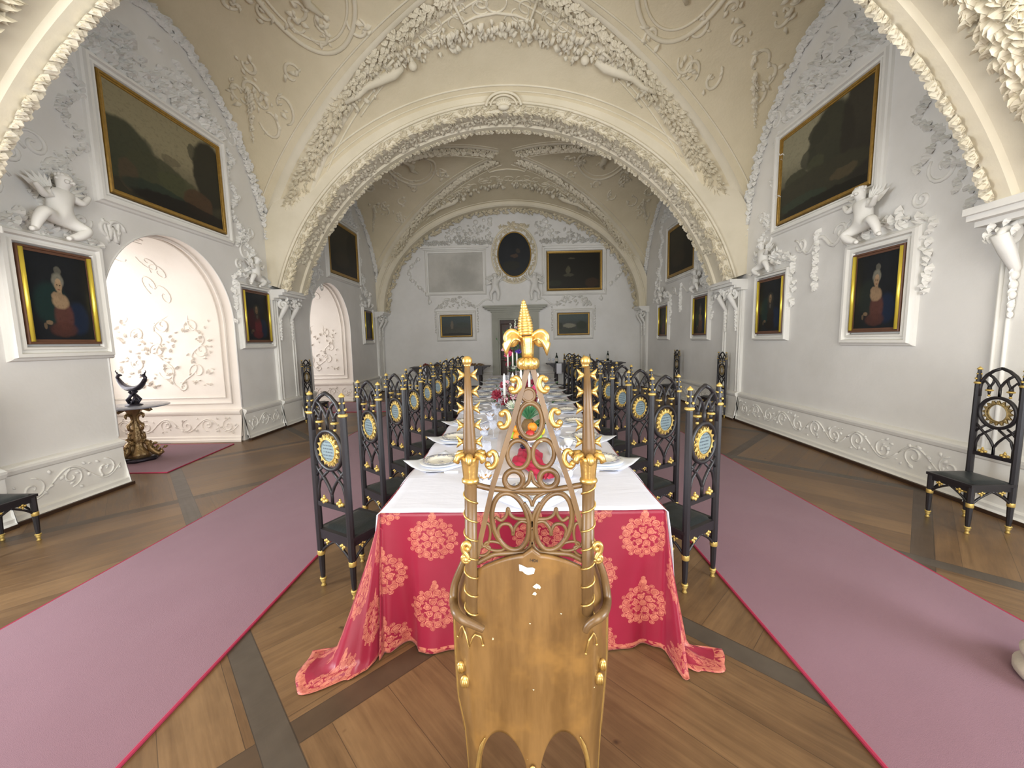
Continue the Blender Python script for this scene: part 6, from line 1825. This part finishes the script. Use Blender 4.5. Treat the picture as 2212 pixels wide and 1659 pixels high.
for sg in (-1, 1):
    mb = MB(); cc = c1(655+sg*14, 240)
    def pet(a, b):
        # leaf rolling outward and down, broad hooded lobe
        ang = radians(155*b-25); r_ = 0.026
        cxp = V((sg*(0.020+0.022), 0, -0.006)); 
        p = V((sg*(0.010+0.042*b), 0, 0.016*sin(pi*b*1.05)-0.020*b**2.4))
        wd_ = 0.030*sin(pi*(0.16+0.80*b))+0.002
        q = (a-0.5)*2
        return cc+p+V((sg*0.010*(1-q*q)*b, q*wd_*0.75, -0.018*q*q*b-0.016*abs(q)))
    mb.grid(10, 12, pet)
    o = tb_(mb, 'finial_petal', 'gold'); md = o.modifiers.new('t', 'SOLIDIFY'); md.thickness = 0.004; md.offset = 0
    mb = MB(); mb.ball(c1(655+sg*86, 258), (0.0215, 0.013, 0.0225), 16, 12); mb.tube(smooth_path([c1(655+sg*25, 250), c1(655+sg*52, 222), c1(655+sg*92, 210), c1(655+sg*122, 240), c1(655+sg*112, 282), c1(655+sg*82, 292)], 5), [0.005+0.004*sin(pi*i/25) for i in range(26)], 8)
    tb_(mb, 'finial_lobe', 'gold')
mb = MB(); ck = c1(665, 402)
for k in range(10):
    a = 2*pi*k/10; mb.ball(ck+V((0.0215*cos(a), 0.0215*sin(a), 0)), (0.0125, 0.0125, 0.0175), 10, 8)
mb.lathe([(0.012, -0.014), (0.030, -0.010), (0.034, 0.0), (0.030, 0.010), (0.012, 0.014)], 20, ck)
tb_(mb, 'finial_knop', 'gold')
# --- twin spires and twisted columns
for sg, xb, xt, xc, xk in ((-1, 318, 302, 322, 300), (1, 1028, 1016, 1026, 1006)):
    def P(x, y, Y=1.135): return c1(x, y, Y)
    a, b = P(xb, 950), P(xt, 415); rot = V((0, 0, 1)).rotation_difference((b-a).normalized()).to_matrix(); L_ = (b-a).length
    mb = MB(); mb.lathe([(0.0215, 0), (0.0200, L_*0.1), (0.0145, L_*0.5), (0.0078, L_)], 20, a, rot); sp_ = tb_(mb, 'spire', 'umber')
    mb = MB(); kc = P(xk+2, 386); mb.ball(kc, (0.0150, 0.0150, 0.0145), 18, 12); mb.lathe([(0.008, -0.018), (0.011, -0.012), (0.008, -0.006)], 12, kc); tb_(mb, 'spire_ball', 'gold')
    for i, yy in enumerate((470, 570, 668, 770, 868)):
        for s2 in (-1, 1):
            t_ = (950-yy)/535; cx = xb+(xt-xb)*t_; rr = (0.0205-0.0125*t_)
            mb = MB(); c = P(cx, yy); e = c+V((s2*(rr+0.002), 0, 0))
            for vv in (-1, 1):
                mb.tube([e+V((-s2*0.004, 0, 0)), e+V((s2*0.008, 0, 0.004*vv)), e+V((s2*0.018, 0, 0.018*vv))], [0.0045, 0.0070, 0.0008], 5, flat=(1, 0.9), up=(0, 1, 0))
            tb_(mb, 'crocket_leaf', 'gold')
    # capital
    mb = MB(); cb = P(xc, 1098); ct = P(xc-(0 if sg < 0 else 2), 955); h = (ct-cb).length
    mb.lathe([(0.0195, 0), (0.0205, h*0.15), (0.0225, h*0.5), (0.0255, h*0.85), (0.027, h*0.97), (0.018, h)], 32, cb, flute=(8, 0.07)); tb_(mb, 'capital', 'gold')
    mb = MB()
    for k in range(6):
        a_ = 2*pi*k/6+pi/6*3; Dk = V((cos(a_), sin(a_), 0))
        mb.tube([ct+Dk*0.014+V((0, 0, 0.002)), ct+Dk*0.027+V((0, 0, 0.006)), ct+Dk*0.040+V((0, 0, 0.003)), ct+Dk*0.046+V((0, 0, -0.008)), ct+Dk*0.038+V((0, 0, -0.014))], [0.008, 0.0105, 0.0115, 0.0095, 0.005], 10)
    tb_(mb, 'capital_leaves', 'gold')
    mb = MB(); mb.lathe([(0.019, -0.008), (0.0255, -0.004), (0.0265, 0.001), (0.0245, 0.006), (0.019, 0.010)], 24, cb); tb_(mb, 'collar', 'gold')
    # column and spiral fillet
    lo = P(xc+(6 if sg < 0 else -6), 1900); hi = cb; Lc = (hi-lo).length; rot = V((0, 0, 1)).rotation_difference((hi-lo).normalized()).to_matrix()
    mb = MB(); mb.lathe([(0.012, 0), (0.0185, 0.006), (0.0185, Lc)], 20, lo, rot); tb_(mb, 'column', 'umber')
    mb = MB(); n = 170; turns = 7.2
    mb.tube([lo+rot @ V((0.0200*cos(2*pi*turns*i/n*sg), 0.0200*sin(2*pi*turns*i/n*sg), Lc*(i/n))) for i in range(n+1)], 0.0031, 6); tb_(mb, 'spiral_fillet', 'gold')
    # S scroll where the gable meets the column
    X_ = 300 if sg < 0 else 1078
    def q(x, y): return c1(X_+x*-sg*-1, y, 1.105)
    mb = MB(); mb.tube(smooth_path([q(-8, 1512), q(-16*1, 1490), q(2, 1474), q(22, 1488), q(20, 1520), q(2, 1545), q(-6, 1565)], 5), [0.0075]*31, 8)
    mb.tube(smooth_path([q(-6, 1560), q(14, 1550), q(26, 1562), q(18, 1582), q(-2, 1586), q(-14, 1572)], 5), 0.0065, 8)
    mb.ball(q(-6, 1508), 0.0095, 8, 6); mb.ball(q(6, 1570), 0.010, 8, 6)
    tb_(mb, 'side_scroll', 'gold')
# --- curved back shell
EDGE = [(1150, 1020, 1278), (1215, 1003, 1290), (1255, 990, 1302), (1296, 981, 1311), (1421, 986, 1309.5), (1500, 991, 1303), (1562, 1005, 1297), (1659, 1014, 1291), (1800, 1022, 1283), (1966, 1034, 1272)]
zs_ = [(tp(1150, e[0], 1.24).z, tp(e[1], e[0], 1.24).x, tp(e[2], e[0], 1.24).x) for e in EDGE]
zs_[-1] = (0.0, zs_[-1][1], zs_[-1][2])
def edges_at(z):
    for i in range(len(zs_)-1):
        if zs_[i+1][0] <= z <= zs_[i][0]:
            k = (zs_[i][0]-z)/(zs_[i][0]-zs_[i+1][0]); return (zs_[i][1]+(zs_[i+1][1]-zs_[i][1])*k, zs_[i][2]+(zs_[i+1][2]-zs_[i][2])*k)
    return (zs_[0][1], zs_[0][2]) if z > zs_[0][0] else (zs_[-1][1], zs_[-1][2])
ZTOP = tp(1150, 1196).z
def shy(a): q = abs(2*a-1); return 1.125+0.02*q*q+0.095*max(0, (q-0.72)/0.28)**2
A_L = (tp(1033, 1659), tp(1084.6, 1567), tp(1139, 1659)); A_R = (tp(1164, 1659), tp(1213, 1566), tp(1269, 1659))
def ztop(x):   # top edge: dips to each side, small point in the middle
    xc_ = 0.022; q = abs(x-xc_)
    return tp(1150, 1176).z-0.05*(q/0.17)**2-0.055*min(1, q/0.03)*0.35
def arch_bottom(x):
    for (l, t_, r) in (A_L, A_R):
        if l.x < x < r.x:
            half = (t_.x-l.x) if x < t_.x else (r.x-t_.x); q = abs(x-t_.x)/half
            return l.z+(t_.z-l.z)*(1-q**2)**0.7 if q < 1 else l.z
    return None
mb = MB(); mb.smooth = True
# columns of the shell, closely spaced; below the arches only legs remain
NA = 150
NB = 60
def shp(a, z, off=0.0):
    e0, e1 = edges_at(z); x = e0+(e1-e0)*a; return V((x, shy(a)+off, z))
for off in (0.0,):
    idx = {}
    vs = []; fs = []
    zl = [0.0+(A_L[0].z)*k/8 for k in range(8)]
    for i in range(NA+1):
        a = i/NA
        xx = shp(a, 0.35).x
        zt = ztop(shp(a, 0.9).x); zb = arch_bottom(xx) or A_L[0].z
        for j in range(NB+1):
            z = zb+(zt-zb)*j/NB; vs.append(shp(a, z))
    fs = [(i*(NB+1)+j, (i+1)*(NB+1)+j, (i+1)*(NB+1)+j+1, i*(NB+1)+j+1) for i in range(NA) for j in range(NB)]
    mb.add(vs, fs)
    # legs
    for i in range(NA):
        a0, a1 = i/NA, (i+1)/NA; x0, x1 = shp(a0, 0.35).x, shp(a1, 0.35).x; xm = (x0+x1)/2
        if arch_bottom(xm) is None:
            mb.add([shp(a0, 0.0), shp(a1, 0.0), shp(a1, A_L[0].z), shp(a0, A_L[0].z)], [(0, 1, 2, 3)])
o = mb.shift(TO).build('back_shell', 'ochre', th, weld=True)
md = o.modifiers.new('thickness', 'SOLIDIFY'); md.thickness = 0.014; md.offset = -1
# gilt lines
for a in (0.0, 1.0):
    mb = MB(); mb.tube([shp(a, z, -0.002) for z in [0.0+0.78*k/40 for k in range(41)]], 0.0030, 6)
    tb_(mb, 'edge_bead', 'gold', 'thin gilt bead down the side edge')
def surf(px, py, off=-0.009):
    p = tp(px, py, 1.13); e0, e1 = edges_at(p.z); a = max(0, min(1, (p.x-e0)/(e1-e0))); y = shy(a)
    p = tp(px, py, y+off); return p
for pts in ([(1048, 1594), (1040, 1612), (1034, 1640), (1030, 1680), (1029, 1760), (1029, 1850)], [(1253, 1592), (1262, 1612), (1269, 1640), (1273, 1680), (1274, 1760), (1274, 1850)]):
    mb = MB(); P = smooth_path([surf(*p) for p in pts]); mb.tube(P, [0.001+0.0055*min(1, i/6) for i in range(len(P))], 6, flat=(1, 0.5))
    tb_(mb, 'arch_gilding', 'gold', 'gilt band beside the leg arch')
mb = MB(); mb.ball(surf(1151, 1662), (0.010, 0.006, 0.012), 12, 8); tb_(mb, 'gilt_leg_tip', 'gold')
for pts in ([(286, 750), (300, 700), (318, 676), (340, 740), (364, 832), (382, 770), (404, 736), (440, 750), (458, 812)], [(1168, 870), (1190, 780), (1222, 724), (1240, 760), (1243, 806)]):
    mb = MB(); P = [surf(900+x/3.196, 1140+y/3.196) for x, y in pts]
    mb.tube(P, 0.0028, 6); mb.ball(P[0], 0.004, 8, 6); mb.ball(P[-1], 0.0042, 8, 6); tb_(mb, 'gilt_zigzag', 'gold')
for lst in (((308, 962, 34, 44), (334, 1062, 36, 48)), ((1284, 945, 30, 44), (1262, 1042, 32, 48))):
    for x, y, w_, h_ in lst:
        mb = MB(); p = surf(900+x/3.196, 1140+y/3.196, -0.004); mb.ball(p, (w_*0.00046, 0.011, h_*0.00046), 14, 10)
        for k in (-1, 0, 1): mb.tube([p+V((k*0.005, -0.008, -0.014)), p+V((k*0.007, -0.0105, 0.0)), p+V((k*0.005, -0.008, 0.014))], 0.0022, 6)
        tb_(mb, 'gilt_leaf_boss', 'gold')
# arm rails sweeping round the sides
for pts, nm in (([(338, 205), (296, 300), (262, 400), (255, 500), (268, 575), (310, 628), (375, 660), (420, 682), (462, 702)], 1), ([(1246, 205), (1284, 300), (1306, 400), (1316, 500), (1302, 570), (1262, 618), (1215, 648), (1180, 680), (1165, 715)], 2)):
    mb = MB(); P = smooth_path([c2(x, y, 1.20-0.10*min(1, max(0, (y-480)/120))) for x, y in pts], 5); mb.tube(P, [0.010+0.004*sin(pi*i/(len(P)-1)) for i in range(len(P))], 10)
    tb_(mb, 'arm_rail', 'umber')
# side wings, seat and front legs
for a in (0.0, 1.0):
    mb = MB(); mb.smooth = True
    sg = -1 if a == 0 else 1
    vs = []
    for i in range(9):
        for j in range(11):
            z = 0.30+0.56*j/10; e = shp(a, z); q = i/8
            vs.append(V((e.x+sg*0.012*sin(pi*q), e.y+0.24*q, z-0.12*q*(j/10))))
    mb.add(vs, [(i*11+j, (i+1)*11+j, (i+1)*11+j+1, i*11+j+1) for i in range(8) for j in range(10)])
    o = tb_(mb, 'arm_panel', 'ochre'); md = o.modifiers.new('t', 'SOLIDIFY'); md.thickness = 0.012; md.offset = 0
mb = MB(); mb.box((-0.19, 1.18, 0.42), (0.235, 1.62, 0.46)); tb_(mb, 'seat', 'umber')
for x in (-0.16, 0.205):
    mb = MB(); mb.lathe([(0.014, 0), (0.02, 0.03), (0.015, 0.06), (0.024, 0.42)], 12, (x, 1.59, 0)); tb_(mb, 'leg', 'umber')
# paint losses, torn label, inventory number
mb = MB(); mb.smooth = False
for poly in ([(815, 395), (828, 385), (848, 396), (858, 412), (850, 425), (836, 418), (826, 424), (800, 408)], [(806, 448), (818, 442), (830, 456), (822, 468), (798, 462)], [(990, 590), (1004, 592), (998, 600)], [(775, 658), (790, 660), (783, 668)], [(800, 1114), (814, 1118), (808, 1126)]):
    P = [surf(900+x/3.196, 1140+y/3.196, -0.0017) for x, y in poly]; mb.add(P, [tuple(range(len(P)))])
o = tb_(mb, 'paint_losses', 'chip', 'cream patches where the paint is chipped')
o['kind'] = 'stuff'
mb = MB(); mb.smooth = False
P = [surf(900+x/3.196, 1140+y/3.196, -0.0022) for x, y in [(706, 254), (722, 256), (745, 268), (765, 276), (800, 274), (818, 284), (810, 318), (770, 326), (748, 318), (732, 302), (710, 298)]]
mb.add(P, [tuple(range(len(P)))]); tb_(mb, 'torn_label', 'sticker', 'torn white paper label')
fc = bpy.data.curves.new('inventory_number', 'FONT'); fc.body = '1404'; fc.size = 0.0135; fc.extrude = 0.0002; fc.materials.append(M['ink'])
_tmp = bpy.data.objects.new('inventory_number_curve', fc)
_me = bpy.data.meshes.new_from_object(_tmp); bpy.data.objects.remove(_tmp)
fo = bpy.data.objects.new('inventory_number', _me); COL.objects.link(fo); fo.parent = th
fo.location = surf(900+775/3.196, 1140+234/3.196, -0.0025)-TO; fo.rotation_euler = (pi/2, radians(7), 0); fo['label'] = 'black handwritten number 1404'
